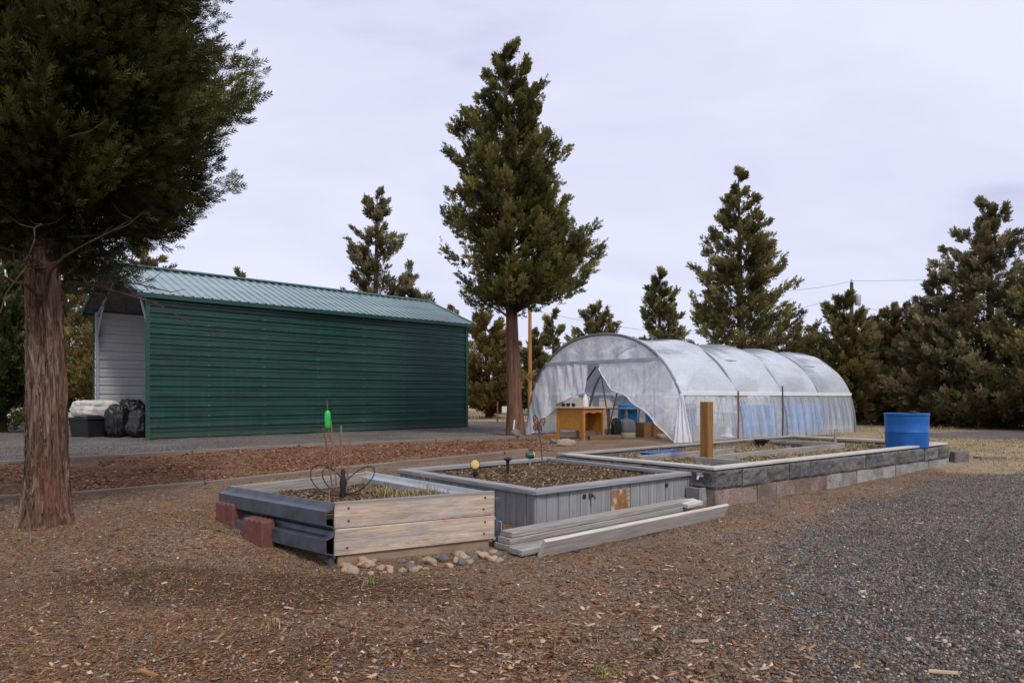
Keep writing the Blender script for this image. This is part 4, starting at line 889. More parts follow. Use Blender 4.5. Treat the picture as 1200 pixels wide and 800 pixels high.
P, h = clumps(20, 20, lambda n: np.array([tuple(bl(rs.uniform(4.2, 4.8), rs.uniform(1.9, 2.4)))[:2] for _ in range(n)]), .03, .05, .14, lambda x, y: x*0+.36)
tag(blades('withered_herb', P, h, .005, 'straw', bb, None, .6), 'pale withered plant by the far wall', kind='stuff')
pl = bl(1.55, 1.9, .37); tr2 = MB().add([(-.5,-.2,0),(.5,-.2,0),(.5,.2,0),(-.5,.2,0),(-.55,-.25,.07),(.55,-.25,.07),(.55,.25,.07),(-.55,.25,.07),(-.52,-.22,.07),(.52,-.22,.07),(.52,.22,.07),(-.52,.22,.07),(-.47,-.17,.02),(.47,-.17,.02),(.47,.17,.02),(-.47,.17,.02)],
    [(3,2,1,0),(0,1,5,4),(1,2,6,5),(2,3,7,6),(3,0,4,7),(4,5,9,8),(5,6,10,9),(6,7,11,10),(7,4,8,11),(8,9,13,12),(9,10,14,13),(10,11,15,14),(11,8,12,15),(12,13,14,15)])
tag(obj('shallow_tray', tr2, 'blue', None, Matrix.Translation(pl) @ Matrix.Rotation(math.atan2(uu.y, uu.x), 4, 'Z') @ Matrix.Diagonal((.62, .8, .6, 1)), .006), 'shallow bright blue tray lying in the block bed', 'tray')
pb = bl(4.35, 2.1, .36); tag(obj('nursery_pot', MB().lathe([(.08, 0), (.12, .1), (.13, .1), (.13, .115), (.115, .115), (.1, .06)], 20, (0,0,0)), 'black', None, Matrix.Translation(pb), smooth=True), 'small black nursery pot by the back corner of the block bed', 'plant pot')
# tap on the block bed, and its post
Mx, Lx = frame(q[3], q[0])
tp2 = obj('tap', MB().tube([(Lx-.16, .0, .33), (Lx-.16, -.09, .335), (Lx-.155, -.11, .30)], .014, 8).box(Lx-.19, Lx-.13, -.075, -.06, .35, .37).tube([(Lx-.16, -.068, .335), (Lx-.16, -.068, .37)], .008, 6), 'galv', bb, Mx, .002)
c = at(828, 8.75, z=.33)
po = thing('timber_post', 'honey brown square timber post standing in the near end of the block bed', 'post', loc=c)
board('shaft', 'post', po, c+Vector((0, 0, -.1)), c+Vector((0, 0, .81)), .12, .12, 0, .006).matrix_basis = W[po].inverted() @ (Matrix.Translation(c+Vector((-.0, 0, -.1))) @ Matrix.Rotation(R(40), 4, 'Z') @ Matrix.Rotation(R(-90), 4, 'Y') @ Matrix.Translation((0, 0, -.06)))
# blue barrel
c = at(1062.5, 11.0, z=.39)
ba = thing('plastic_barrel', 'bright blue open topped plastic barrel standing on the block bed by the front wall', 'barrel', loc=c)
pr = [(.285, 0), (.300, .015), (.303, .1), (.305, .235), (.310, .24), (.310, .25), (.306, .255), (.310, .40), (.311, .495), (.320, .50), (.320, .525), (.311, .53), (.301, .525), (.298, .40)]
obj('body', MB().lathe([(r_*1.02, z_*1.04) for r_, z_ in pr], 48, c), 'blue', ba, smooth=True)
obj('bung', MB().lathe([(.05, .42), (.05, .575), (.03, .58)], 16, c+Vector((.13, .05, 0))), 'dark_metal', ba, smooth=True)
# loose concrete blocks
def hollow_block(name, label, M_):
    t = thing(name, label, 'concrete block', M_); a, b_, h_ = .2, .2, .2
    mb_ = MB(); w_ = .035
    mb_.box(-a/2, -a/2+w_, -b_/2, b_/2, 0, h_); mb_.box(a/2-w_, a/2, -b_/2, b_/2, 0, h_); mb_.box(-a/2+w_, a/2-w_, -b_/2, -b_/2+w_, 0, h_); mb_.box(-a/2+w_, a/2-w_, b_/2-w_, b_/2, 0, h_)
    mb_.box(-a/2+w_, a/2-w_, -b_/2+w_, b_/2-w_, 0, .03)
    obj('shell', mb_, 'concrete', t, M_, .003); return t
c = at(819, 7.55); hollow_block('hollow_block', 'grey hollow concrete block between the grey planter and the block bed', Matrix.Translation(c) @ Matrix.Rotation(R(32), 4, 'Z'))
c = at(1121, 11.9); o = obj('end_block', block_mesh(.34, .2, .2, .01), 'split', None, Matrix.Translation(c) @ Matrix.Rotation(R(20), 4, 'Z') @ Matrix.Translation((-.17, -.1, -.02)))
tag(o, 'single grey block lying past the far end of the block bed', 'concrete block')
c = at(1160, 12.6); o = obj('end_block', block_mesh(.5, .1, .2, .008), 'timber', None, Matrix.Translation(c) @ Matrix.Rotation(R(5), 4, 'Z') @ Matrix.Translation((-.25, -.1, -.05)))
tag(o, 'low half buried brown block in the straw right of the block bed', 'concrete block')

# red scalloped edging pavers
def paver(L):
    top = []; n = 24
    for j in range(n+1):
        t = j/n; top.append((L*t, .165+.018*abs(math.sin(t*math.pi*4))))
    pts_ = [(0, -.03)]+[(0, .165)]+top[1:-1]+[(L, .165), (L, -.03)]; mb_ = MB(); m_ = len(pts_)
    mb_.v = [(a, -.055, b_) for a, b_ in pts_]+[(a, .055, b_) for a, b_ in pts_]
    mb_.f = [tuple(range(m_)), tuple(reversed(range(m_, 2*m_)))]+[(i, i+m_, (i+1) % m_+m_, (i+1) % m_) for i in range(m_)]; return mb_
for px, Yd, rz, lab in ((270, 5.58, -38, 'dark red scalloped edging paver, the farther of two beside the steel rail planter side'), (303, 5.2, -37, 'dark red scalloped edging paver, the nearer of two beside the steel rail planter side')):
    c = at(px, Yd); tag(obj('edging_paver', paver(.27), 'redpaver', None, Matrix.Translation(c) @ Matrix.Rotation(R(rz), 4, 'Z') @ Matrix.Translation((-.135, 0, 0)), .006), lab, 'paver', 'red edging pavers')

# lumber lying in front of the grey planter
LP = Vector((.02, 5.18, 0)); LQ = Vector((1.93, 6.86, 0)); d = (LQ-LP).normalized(); nrm = Vector((-d.y, d.x, 0)); LL = (LQ-LP).length
def lum(o0, o1, across, z, th_, ht, tilt, m_, lab):
    a = LP+d*o0+nrm*across; b_ = LP+d*o1+nrm*across
    tag(board('lumber_board', m_, None, (a.x, a.y, z), (b_.x, b_.y, z+.01), th_, ht, tilt, .004), lab, 'board', 'boards piled in front of the grey planter')
lum(.02, 2.35, .17, .012, .19, .045, 0, 'grey_board', 'bottom grey board of the pile before the grey planter, next to the planter')
lum(-.02, 2.3, -.03, .012, .15, .045, .02, 'grey_board', 'lower grey board of the pile with its left end poking out furthest')
lum(.03, 2.46, .16, .06, .15, .045, .0, 'grey_board', 'second layer board of the lumber pile, under the top grey one')
lum(.06, 2.55, .165, .108, .14, .042, .0, 'grey_board', 'top grey board of the lumber pile')
lum(.10, 2.62, -.155, .0, .035, .15, R(28), 'pale_board', 'pale whitish board leaning on the front of the lumber pile')
lum(2.3, 2.56, .09, .11, .13, .04, R(8), 'pale_board', 'short pale offcut on the right end of the lumber pile')

# stones along the planter foot
def rock_mesh(seed):
    bm = bmesh.new(); bmesh.ops.create_icosphere(bm, subdivisions=3, radius=1); P = np.array([v.co for v in bm.verts])
    k = 1+.55*(fbm(P[:, 0]*1.1+seed, P[:, 1]*1.1, P[:, 2]*1.1+seed, 2)-.5)*2+.12*(fbm(P[:, 0]*4+seed, P[:, 1]*4, P[:, 2]*4, 2)-.5); P = P*k[:, None]
    for _ in range(4):                                      # knock flat facets on it
        n_ = np.random.RandomState(seed*7+_).randn(3); n_ /= np.linalg.norm(n_); dd = P @ n_; P -= np.outer(np.clip(dd-.72, 0, 9), n_)*.85
    me = bpy.data.meshes.new('rock'); mb_ = MB(); bm.verts.index_update(); me.from_pydata([tuple(p) for p in P], [], [tuple(v.index for v in f.verts) for f in bm.faces]); bm.free()
    me.shade_smooth(); me.set_sharp_from_angle(angle=R(35)); return me
RM = []
for i in range(9):
    me = rock_mesh(i+1); me.materials.append(MAT[('rock', 'rock_dark', 'rock_red')[i % 3]]); RM.append(me)
k = 0
for i in range(64):
    t = rs.rand(); row = rs.rand()
    px, py = 398+t*188, 655-t*14+row*(17-7*t)+4; 
    if 430 < px < 455 and rs.rand() < .4: continue
    Yd = EYE*F/(py-HZ)*.985; p = at(px, Yd); r0 = rs.uniform(.018, .046)*(1.15-.25*row)
    o = bpy.data.objects.new('rock', RM[i % 9]); link(o, Matrix.Translation((p.x, p.y, p.z+r0*.35)) @ Matrix.Rotation(rs.rand()*6.28, 4, 'Z') @ Matrix.Rotation(rs.uniform(-.5, .5), 4, 'X') @ Matrix.Diagonal((r0*1.2, r0*.95, r0*.75, 1)))
    tag(o, 'fist sized field stone in the heap along the foot of the bare plank planter', 'stone', 'stones heaped along the plank planter')
for px, py, r0, i, lab in ((414, 672, .045, 2, 'flat tan stone lying out in front of the stone heap corner'), (605, 513, .17, 1, 'dark rounded boulder at the foot of the tall juniper trunk'), (661, 523, .16, 6, 'pale grey boulder in front of the desk legs'), (649, 520, .1, 4, 'small dark stone left of the pale boulder'), (775, 514, .12, 5, 'reddish stone just outside the tunnel doorway')):
    Yd = EYE*F/(py-HZ); p = at(px, Yd)
    if Yd > 10: Yd = (EYE-.17)*F/(py-HZ); p = at(px, Yd)
    o = bpy.data.objects.new('rock', RM[i]); link(o, Matrix.Translation((p.x, p.y, p.z+r0*.35)) @ Matrix.Rotation(i, 4, 'Z') @ Matrix.Diagonal((r0*1.2, r0, r0*.75, 1))); tag(o, lab, 'stone')
p = at(601, 17.6); tag(obj('marker_stake', MB().box(-.02, .02, -.012, .012, -.05, .42), 'white', None, Matrix.Translation(p) @ Matrix.Rotation(R(6), 4, 'Y'), .003), 'thin white marker stake at the foot of the tall juniper trunk', 'stake')

# small green weeds in the foreground
for i, (px, py, lab) in enumerate(((434, 686, 'small green weed in front of the stone heap'), (320, 737, 'dry tuft of weeds in the dark foreground soil'), (710, 792, 'tiny green weed at the bottom edge among pale chips'))):
    Yd = EYE*F/(py-HZ); p = at(px, Yd); n = 60 if i == 1 else 24; P = np.stack([p.x+rs.randn(n)*.025, p.y+rs.randn(n)*.025, np.full(n, p.z)], 1)
    o = blades('weed', P, rs.uniform(.02, .06, n), .003, 'straw', None, np.full(n, 1.0) if i != 1 else rs.rand(n)*.8, .9); tag(o, lab, 'weed')
for i, (px, py, ln, lab) in enumerate(((175, 790, .13, 'brown bark slab at the bottom left of the yard'), (1105, 789, .13, 'long pale wood splinter at the bottom right on the gravel'), (820, 755, .1, 'pale wood splinter in the chips left of the gravel'), (1010, 694, .06, 'short pale splinter lying on the grey gravel'))):
    Yd = EYE*F/(py-HZ); p = at(px, Yd); tag(obj('wood_splinter', MB().add([(-ln/2, -.012, 0), (ln*.4, -.018, 0), (ln/2, .004, 0), (-ln*.42, .014, 0), (-ln/2, -.01, .01), (ln*.4, -.014, .014), (ln/2, .002, .009), (-ln*.42, .01, .012)], [(3,2,1,0),(4,5,6,7),(0,1,5,4),(1,2,6,5),(2,3,7,6),(3,0,4,7)]), 'boxwood' if i == 0 else 'splinter', None, Matrix.Translation(p+Vector((0, 0, .004))) @ Matrix.Rotation(-.5+i*.4, 4, 'Z'), .002), lab, 'wood splinter')

# ------------------------------------------------------------------ plastic tunnel
MG = Matrix(((U_[0], -E_[0], 0, GC[0]), (U_[1], -E_[1], 0, GC[1]), (0, 0, 1, .12), (0, 0, 0, 1)))      # local x along the tunnel, -y towards the right side
gh = thing('polytunnel', 'greenhouse tunnel of clear plastic film over steel hoops, front curtains tied open', 'greenhouse', MG)
GA, GB, GL, HIP = 2.52, 2.66, 10.5, 1.15
def prof(t):                                                # t in -1..1 over the arc, y local (right side negative)
    a = t*math.pi/2; cs, sn = math.cos(a), math.sin(a); e = .9
    return -GA*math.copysign(abs(sn)**e, sn), GB*abs(cs)**e
def half(z):                                                # half width at height z
    k = min(1, max(0, z/GB)); return GA*abs(math.sin(math.acos(k**(1/.9))))**.9
th_h = min(np.linspace(0, 1, 600), key=lambda t: abs(prof(t)[1]-HIP))
hoops = [GL*i/4 for i in range(5)]
def sag(x): t = (x/GL*4) % 1; return 1-.036*math.sin(math.pi*t)**.8
ns_ = np.linspace(-th_h, th_h, 61); xsn = np.linspace(-.03, GL+.03, 121)
P = []
for x_ in xsn:
    r = []
    for t in ns_:
        y_, z_ = prof(t); k = sag(min(max(x_, 0), GL-1e-6))*(1+.012*(float(vnoise(x_*1.6, t*7, 2))-.5)*2); r.append((x_, y_*k*1.008, z_*k+.02))
    P.append(r)
obj('roof_film', MB().grid(P), 'film_roof', gh, MG, smooth=True, recalc=False)
for sg, nm in ((1, 'side_film'), (-1, 'side_film')):
    P = []
    for x_ in np.linspace(0, GL, 161):
        r = []
        for t in np.linspace(th_h, 1.0, 14):
            y_, z_ = prof(t*sg); f_ = (1-z_/HIP); k = 1+.012*math.sin(x_*13)*f_+.02*(float(vnoise(x_*3, 3, sg+2))-.5)*f_
            r.append((x_, y_*k*1.006, z_-.12*f_))
        P.append(r)
    obj('side_film', MB().grid(P), 'film_side', gh, MG, smooth=True, recalc=False)
    y_, z_ = prof(th_h*sg); obj('hip_board', MB().box(-.02, GL+.02, -.02, .02, -.05, .05), 'trim_white', gh, MG @ Matrix.Translation((0, y_*1.02, z_+.02)), .004)
    obj('base_board', MB().box(0, GL, -.02, .02, -.1, .05), 'timber', gh, MG @ Matrix.Translation((0, sg*-(GA-.05), 0)), .004)
for i, x_ in enumerate(hoops):
    pts_ = [(x_,)+prof(t) for t in np.linspace(-1, 1, 41)]; pts_[0] = (x_, pts_[0][1], -.15); pts_[-1] = (x_, pts_[-1][1], -.15)
    obj('hoop', MB().tube(pts_, .036 if i in (0, 4) else .034, 10), 'hoop_steel', gh, MG, smooth=True)
obj('ridge_pole', MB().tube([(0, 0, GB-.05), (GL, 0, GB-.05)], .02, 8), 'galv', gh, MG)
def end_fill(x_, z0, ztop_fn, n=60):
    P = []
    for y_ in np.linspace(-1, 1, n):
        yy = y_*half(z0)*.995; zt_ = GB*max(0.0, 1-(abs(yy)/GA)**(2/.9))**(.9/2) if abs(yy) < GA else z0
        P.append([(x_+.02*math.sin(yy*11)*(1-t), yy, z0+(max(zt_, z0)-z0)*t) for t in np.linspace(0, 1, 10)])
    return P
ZB = 1.97
obj('gable_film', MB().grid(end_fill(.0, ZB, None)), 'film_front', gh, MG, smooth=True, recalc=False)
obj('end_film', MB().grid(end_fill(GL, -.05, None)), 'film_side', gh, MG, smooth=True, recalc=False)
hb = half(ZB); obj('crossbar', MB().box(-.04, .0, -hb, hb, -.045, .045), 'rail_pale', gh, MG @ Matrix.Translation((-.01, 0, ZB)), .004)
pc = MB()
for yy in (-.9, .35): pc.tube([(GL-.05, yy, 0), (GL-.05, yy, 2.3)], .03, 8)
obj('end_post', pc, 'pale_board', gh, MG)
def fa(px, py):                                             # pixel of the photograph onto the front plane of the tunnel
    dx = (px-600)/F; a = (GC[0]-dx*GC[1])/(dx*E_[1]-E_[0]); Yp = GC[1]+a*E_[1]; return a, EYE-(py-HZ)/F*Yp-.12
def curtain(hem, inner_top, folds, seed, side):
    A = [fa(*p) for p in hem]; aa = [p[0] for p in A]; zb_ = [p[1] for p in A]; o_ = np.argsort(aa); aa = np.array(aa)[o_]; zb_ = np.array(zb_)[o_]
    P = []; n = 110; a0, a1 = aa[0], aa[-1]
    for i in range(n):
        a = a0+(a1-a0)*i/(n-1); zl = float(np.interp(a, aa, zb_)); zt_ = min(ZB-.03, GB*max(0.0, 1-(abs(a)/GA)**(2/.9))**.45 if abs(a) < GA else .02)
        # the cloth gathers sideways: its top edge is attached along the bar
        r = []
        for j in range(26):
            t = j/25; z_ = zt_+(zl-zt_)*t; w_ = t**.8
            dg = a*.62-z_*.78 if side < 0 else a*.9+z_*.25
            fold = .16*w_*(float(vnoise(dg*2.6+seed, z_*.6+a*.3, seed))-.5)+.05*(float(vnoise(dg*9+seed, z_*.9+a*.7, 3))-.5)+.018*(float(vnoise(a*22, z_*3, 5))-.5)
            r.append((-.03-.10*w_+fold, -(a+.03*w_*math.sin(i*folds*.5)), z_))
        P.append(r)
    obj('curtain', MB().grid(P), 'film_front', gh, MG, smooth=True, recalc=False)
    # rolled bright hem
    hp = [(x_[-1][0], x_[-1][1], x_[-1][2]) for x_ in P]; obj('curtain_hem', MB().tube(hp, .014, 6), 'white', gh, MG, smooth=True)
curtain([(619, 511), (628, 507), (638, 505), (645, 488), (652, 476), (664, 470), (676, 464), (686, 461), (690, 460)], None, .55, 1, 1)
curtain([(703, 432), (706, 438), (712, 448), (720, 457), (733, 462), (745, 470), (758, 480), (770, 491), (783, 505), (793, 518), (806, 520), (819, 520)], None, .48, 4, -1)
# the draped hem at the right front corner
zc = [(-.12, -2.42, 1.0), (-.2, -2.5, .5), (-.3, -2.62, 0)]
fl = MB(); P = []
for i in range(16):
    t = i/15; P.append([(-.05-.25*t*(1-s_)+.03*math.sin(s_*18), -2.36-.25*s_*(.4+t), 1.15-1.17*t) for s_ in np.linspace(0, 1, 24)])
obj('curtain_corner', fl.grid(P), 'film_front', gh, MG, smooth=True, recalc=False)
obj('purlin', MB().tube([(0, prof(-.42)[0]*.97, prof(.42)[1]*.97), (GL, prof(-.42)[0]*.97, prof(.42)[1]*.97)], .015, 6), 'galv', gh, MG)
obj('purlin', MB().tube([(0, prof(.42)[0]*.97, prof(.42)[1]*.97), (GL, prof(.42)[0]*.97, prof(.42)[1]*.97)], .015, 6), 'galv', gh, MG)

# stakes along the tunnel
for px, Yd, top, m_, rr, lab in ((865, 16.0, 458, 'stick', .022, 'thin brown wooden stake against the tunnel side'), (917, 16.4, 452, 'dark_metal', .018, 'thin black rod stake against the tunnel side, right of the wooden one')):
    p = at(px, Yd); zt = EYE-(top-HZ)/F*Yd; s_ = obj('garden_stake', MB().tube([(0, 0, -.1), (.01, 0, (zt-p.z)*.5), (0, 0, zt-p.z)], rr, 8), m_, None, Matrix.Translation(p)); tag(s_, lab, 'stake')
p = at(979, 12.6, z=.35); tag(obj('garden_stake', MB().box(-.02, .02, -.012, .012, -.1, .26), 'grey_board', None, Matrix.Translation(p), .002), 'short grey peg at the back of the block bed near the barrel', 'stake')

# ------------------------------------------------------------------ things at the tunnel doorway
D = Vector((1.70, 16.2, gz(1.7, 16.2)-.01)); MD = Matrix(((U_[0], -E_[0], 0, D.x), (U_[1], -E_[1], 0, D.y), (0, 0, 1, D.z), (0, 0, 0, 1)))  # x into the tunnel, y to the left
dk = thing('desk', 'old orange varnished wooden desk at the tunnel doorway', 'desk', MD)
dw, dd, dh = .87, .80, .80
obj('desk_top', MB().box(-.03, dd+.03, -.03, dw+.03, dh-.035, dh), m_wood('worn_desk_top', (.4,.28,.17), (.6,.5,.36), (.5,.36,.22), 10), dk, MD, .005)
obj('back_panel', MB().box(.02, .045, .05, dw-.05, .24, dh-.037), 'desk', dk, MD, .003)
for xx in (0, dd-.065):
    for yy in (0, dw-.065): obj('leg', MB().box(xx, xx+.065, yy, yy+.065, 0, dh-.037), 'desk', dk, MD, .004)
ap = MB(); n = 20; pts_ = [(.067, dh-.04), (dd-.067, dh-.04)]+[(dd-.067-(dd-.134)*i/n, dh-.12-.03*abs(math.cos(math.pi*2*i/n))) for i in range(n+1)]
m_ = len(pts_); ap.v = [(a, .02, b_) for a, b_ in pts_]+[(a, .045, b_) for a, b_ in pts_]; ap.f = [tuple(range(m_)), tuple(reversed(range(m_, 2*m_)))]+[(i, i+m_, (i+1) % m_+m_, (i+1) % m_) for i in range(m_)]
obj('apron', ap, 'desk', dk, MD)
obj('inner_panel', MB().box(dd-.05, dd-.03, .05, dw-.05, .2, dh-.037), 'desk', dk, MD, .003)
obj('drawer_box', MB().box(.05, dd-.05, .48, dw-.06, .26, dh-.04), 'desk', dk, MD, .003)
obj('side_panel', MB().box(.066, dd-.066, dw-.045, dw-.02, .24, dh-.038), 'desk', dk, MD, .003)
def on_desk(x_, y_, z_=0): return MD @ Vector((x_, y_, dh+z_))
c = on_desk(.42, .30)
jg = thing('plastic_jug', 'white plastic jug standing on the orange desk', 'jug', loc=c)
obj('body', MB().lathe([(.06, 0), (.075, .01), (.078, .16), (.07, .2), (.035, .25), (.03, .27)], 20, c), 'white', jg, smooth=True)
obj('cap', MB().lathe([(.034, .265), (.034, .3), (.03, .305)], 14, c), 'trim_white', jg, smooth=True)
obj('handle', MB().tube([c+Vector((.07, 0, .16)), c+Vector((.11, 0, .18)), c+Vector((.10, 0, .24)), c+Vector((.04, 0, .25))], .011, 8), 'white', jg, smooth=True)
sv, sh_ = [], []
for i in range(5):
    c = on_desk(.2+.08*(i % 2), .48+.085*i); t = obj('seedling_pot', MB().lathe([(.03, 0), (.042, .08), (.046, .08), (.046, .09), (.036, .09)], 14), 'black', None, Matrix.Translation(c), smooth=True)
    tag(t, 'small black seedling pot in the row on the left half of the orange desk', 'plant pot', 'seedling pots on the desk')
# tools and rods leaning in the doorway
def G3(x_, y_, z_): return MG @ Vector((x_, y_, z_))
def rod(name, pts_, rr, m_, lab, cat):
    p0 = Vector(pts_[0]); o = thing(name, lab, cat, loc=p0); obj('handle', MB().tube([p_ for p_ in pts_], rr, 8), m_, o); return o
a1, z1 = fa(698, 432); a2, z2 = fa(706, 478)
rod('long_cane', [G3(.35, -a2, 0), G3(.2, -a1, z1)], .018, 'bamboo', 'long brown cane leaning up in the tunnel doorway', 'cane')
a1, z1 = fa(699, 430); a2, z2 = fa(688, 446)
obj('tie_strap', MB().tube([(-.03, -a1, z1), (-.03, -a2, z2)], .022, 6), 'black', gh, MG)
a1, z1 = fa(717, 456); a2, z2 = fa(708, 500)
rk = rod('rake', [G3(.1, -a2, .05), G3(.25, -a1, z1)], .018, 'stick', 'wooden handled rake leaning behind the desk', 'rake')
pb_ = G3(.25, -a1, z1); obj('head', MB().tube([pb_+Vector((-.18, 0, .0)), pb_+Vector((.18, 0, 0))], .014, 6), 'dark_metal', rk)
obj('tine', MB().tube([pb_+Vector((-.1, 0, 0)), pb_+Vector((-.1, -.05, -.08))], .008, 5).tube([pb_+Vector((.1, 0, 0)), pb_+Vector((.1, -.05, -.08))], .008, 5).tube([pb_, pb_+Vector((0, -.05, -.08))], .008, 5), 'dark_metal', rk)
a1, z1 = fa(734, 465); a2, z2 = fa(733, 492)
rod('spade', [G3(.9, -a2-.2, .0), G3(.9, -a1-.2, 1.35)], .02, 'stick', 'upright wooden spade handle behind the grey tub', 'spade')
c = at(722, 17.0, z=gz(2.6, 17)); tag(obj('grow_bag', soft_box(.24, .24, .5, 10, .2, .06, 3, 3), 'black', None, Matrix.Translation(c), smooth=True), 'slim black sack standing between the desk and the grey tub', 'bag')
c = at(734, 17.2, z=gz(2.9, 17.2))
tb = thing('round_tub', 'round grey tub with a pale yellow base inside the tunnel doorway', 'tub', loc=c)
obj('base', MB().lathe([(.22, 0), (.23, .02), (.23, .12), (.22, .13)], 28, c), m_plain('cream_plastic', (.45,.42,.26), .5), tb, smooth=True)
obj('body', MB().lathe([(.215, .13), (.225, .16), (.22, .36), (.2, .42), (.12, .46), (.05, .47)], 28, c), 'tub', tb, smooth=True)
obj('handle', MB().tube([c+Vector((-.1, 0, .45)), c+Vector((-.08, 0, .55)), c+Vector((.08, 0, .55)), c+Vector((.1, 0, .45))], .012, 8), 'dark_metal', tb, smooth=True)
def crate(px, Yd, L, W_, H_, rz, lab):
    c = at(px, Yd); Mc = Matrix.Translation(c) @ Matrix.Rotation(rz, 4, 'Z'); t = thing('wooden_box', lab, 'box', Mc); w_ = .025
    for a in (MB().box(0, L, 0, w_, 0, H_), MB().box(0, L, W_-w_, W_, 0, H_), MB().box(0, w_, w_, W_-w_, 0, H_), MB().box(L-w_, L, w_, W_-w_, 0, H_)): obj('side', a, 'boxwood', t, Mc, .003)
    obj('bottom', MB().box(w_, L-w_, w_, W_-w_, .01, .03), 'boxwood', t, Mc)
crate(755, 17.2, .62, .5, .36, R(15), 'brown wooden box just inside the right curtain of the tunnel')
for a, b_, ht, lab in (((690, 16.4), (727, 16.6), .1, 'dark brown plank lying on the ground right of the desk'), ((640, 16.6), (653, 16.4), .13, 'short orange plank lying left of the desk legs')):
    p0, p1 = at(*a), at(*b_); tag(board('loose_plank', 'stick' if ht < .12 else 'boxwood', None, p0, p1, .16, ht, 0, .004), lab, 'plank')
p0, p1 = at(700, 19.0), at(760, 18.2); tag(board('loose_plank', 'timber', None, p0, p1, .2, .14, 0, .004), 'long plank edging on the floor inside the tunnel', 'plank')
# barrels and a pedestal seen dimly through the film
pr2 = [(.26, 0), (.29, .02), (.295, .28), (.305, .3), (.295, .32), (.295, .58), (.305, .6), (.295, .62), (.29, .86), (.27, .88), (.25, .88)]
first = None
for i, (x_, y_) in enumerate(((4.3, -1.75), (5.5, -1.8), (7.2, -1.8), (8.1, -1.75), (9.3, -1.7), (3.4, 1.6), (5.0, 1.7), (7.0, 1.7))):
    c = G3(x_, y_, -.02); t = thing('plastic_barrel', 'blue closed barrel seen dimly through the tunnel plastic', 'barrel', loc=c, group='blue barrels inside the tunnel')
    if first is None: first = obj('body', MB().lathe(pr2, 32, c), 'blue_light', t, smooth=True); first.data.transform(Matrix.Translation(-c)); W[first] = Matrix.Translation(c); first.matrix_basis = Matrix.Identity(4)
    else:
        o = first.copy(); COL.objects.link(o); o.parent = t; o.matrix_basis = Matrix.Identity(4); W[o] = W[t]
c = G3(3.0, -1.9, 0); pd_ = thing('bird_bath', 'white pedestal basin inside the tunnel, seen through the side film', 'bird bath', loc=c)
obj('pedestal', MB().lathe([(.2, 0), (.19, .05), (.09, .12), (.07, .5), (.12, .58)], 24, c), 'white', pd_, smooth=True)
obj('basin', MB().lathe([(.12, .58), (.38, .66), (.4, .7), (.36, .69), (.1, .64)], 28, c), 'white', pd_, smooth=True)
obj('finial', MB().lathe([(.1, .64), (.05, .75), (.07, .85), (.03, .95), (.01, 1.0)], 16, c), 'white', pd_, smooth=True)
for x_, lab in ((5.0, 'left hand planting bench inside the tunnel'),):
    Mt = MG @ Matrix.Translation((2.4, .9, 0)); t = thing('planting_bench', 'long grey planting bench along the left inside of the tunnel', 'bench', Mt)
    obj('bench_top', MB().box(0, 5, 0, .8, .72, .76), 'grey_board', t, Mt, .004)
    for xx in (.1, 2.5, 4.9):
        for yy in (.06, .7): obj('leg', MB().box(xx-.035, xx+.035, yy, yy+.07, 0, .72), 'grey_board', t, Mt, .003)

# ------------------------------------------------------------------ poles and wires
def pole(px, Yd, top, rr, m_, lab, arm=False):
    p = at(px, Yd); zt = EYE+(HZ-top)/F*Yd; t = thing('utility_pole', lab, 'utility pole', loc=p)
    obj('shaft', MB().tube([p+Vector((0, 0, -.2)), Vector((p.x, p.y, zt))], [rr, rr*.75], 12), m_, t, smooth=True)
    if arm:
        top_ = Vector((p.x, p.y, zt))
        obj('crossarm', MB().box(-.9, .9, -.06, .06, -.06, .06), 'pole_grey', t, Matrix.Translation(top_+Vector((0, 0, -.9))) @ Matrix.Rotation(R(60), 4, 'Z'))
        obj('transformer', MB().lathe([(.17, 0), (.19, .05), (.19, .62), (.15, .7), (.05, .74)], 20, top_+Vector((.36, -.1, -1.5))), 'galv', t, smooth=True)
        obj('insulator', MB().lathe([(.05, 0), (.07, .1), (.03, .22)], 10, top_+Vector((0, 0, 0))), 'galv', t, smooth=True)
    return p, zt
pA, zA = pole(998, 45, 331, .14, 'pole_grey', 'brown utility pole with a grey transformer above the trees right of the tunnel', True)
pB, zB = pole(621, 37, 359, .12, 'pole', 'bare orange brown pole just right of the tall juniper trunk')
def wire(a, b, sg, lab):
    a, b = Vector(a), Vector(b); pts_ = [a.lerp(b, t)+Vector((0, 0, -4*sg*t*(1-t))) for t in np.linspace(0, 1, 25)]
    tag(obj('power_line', MB().tube(pts_, .009, 5), 'dark_metal'), lab, 'power line')
A1 = Vector((pA.x, pA.y, zA+.1)); A2 = Vector((pA.x-.3, pA.y-.5, zA-.9)); A3 = Vector((pA.x+.3, pA.y+.5, zA-1.3))
wire(A1, (60, 52, 12.5), .6, 'thin wire running right from the top of the transformer pole')
wire(A1, (14.0, 42, 7.8), .3, 'thin wire running left from the top of the transformer pole')
wire(A2, (8, 62, 6.2), .5, 'lower wire slanting left from the transformer pole to behind the tunnel')
wire(A3, (45, 60, 6.8), .5, 'lower wire running right from the transformer pole behind the trees')
wire((pB.x, pB.y, zB-.15), (pA.x-6, pA.y+4, 5.8), .5, 'thin wire leaving the orange brown pole over the tunnel')

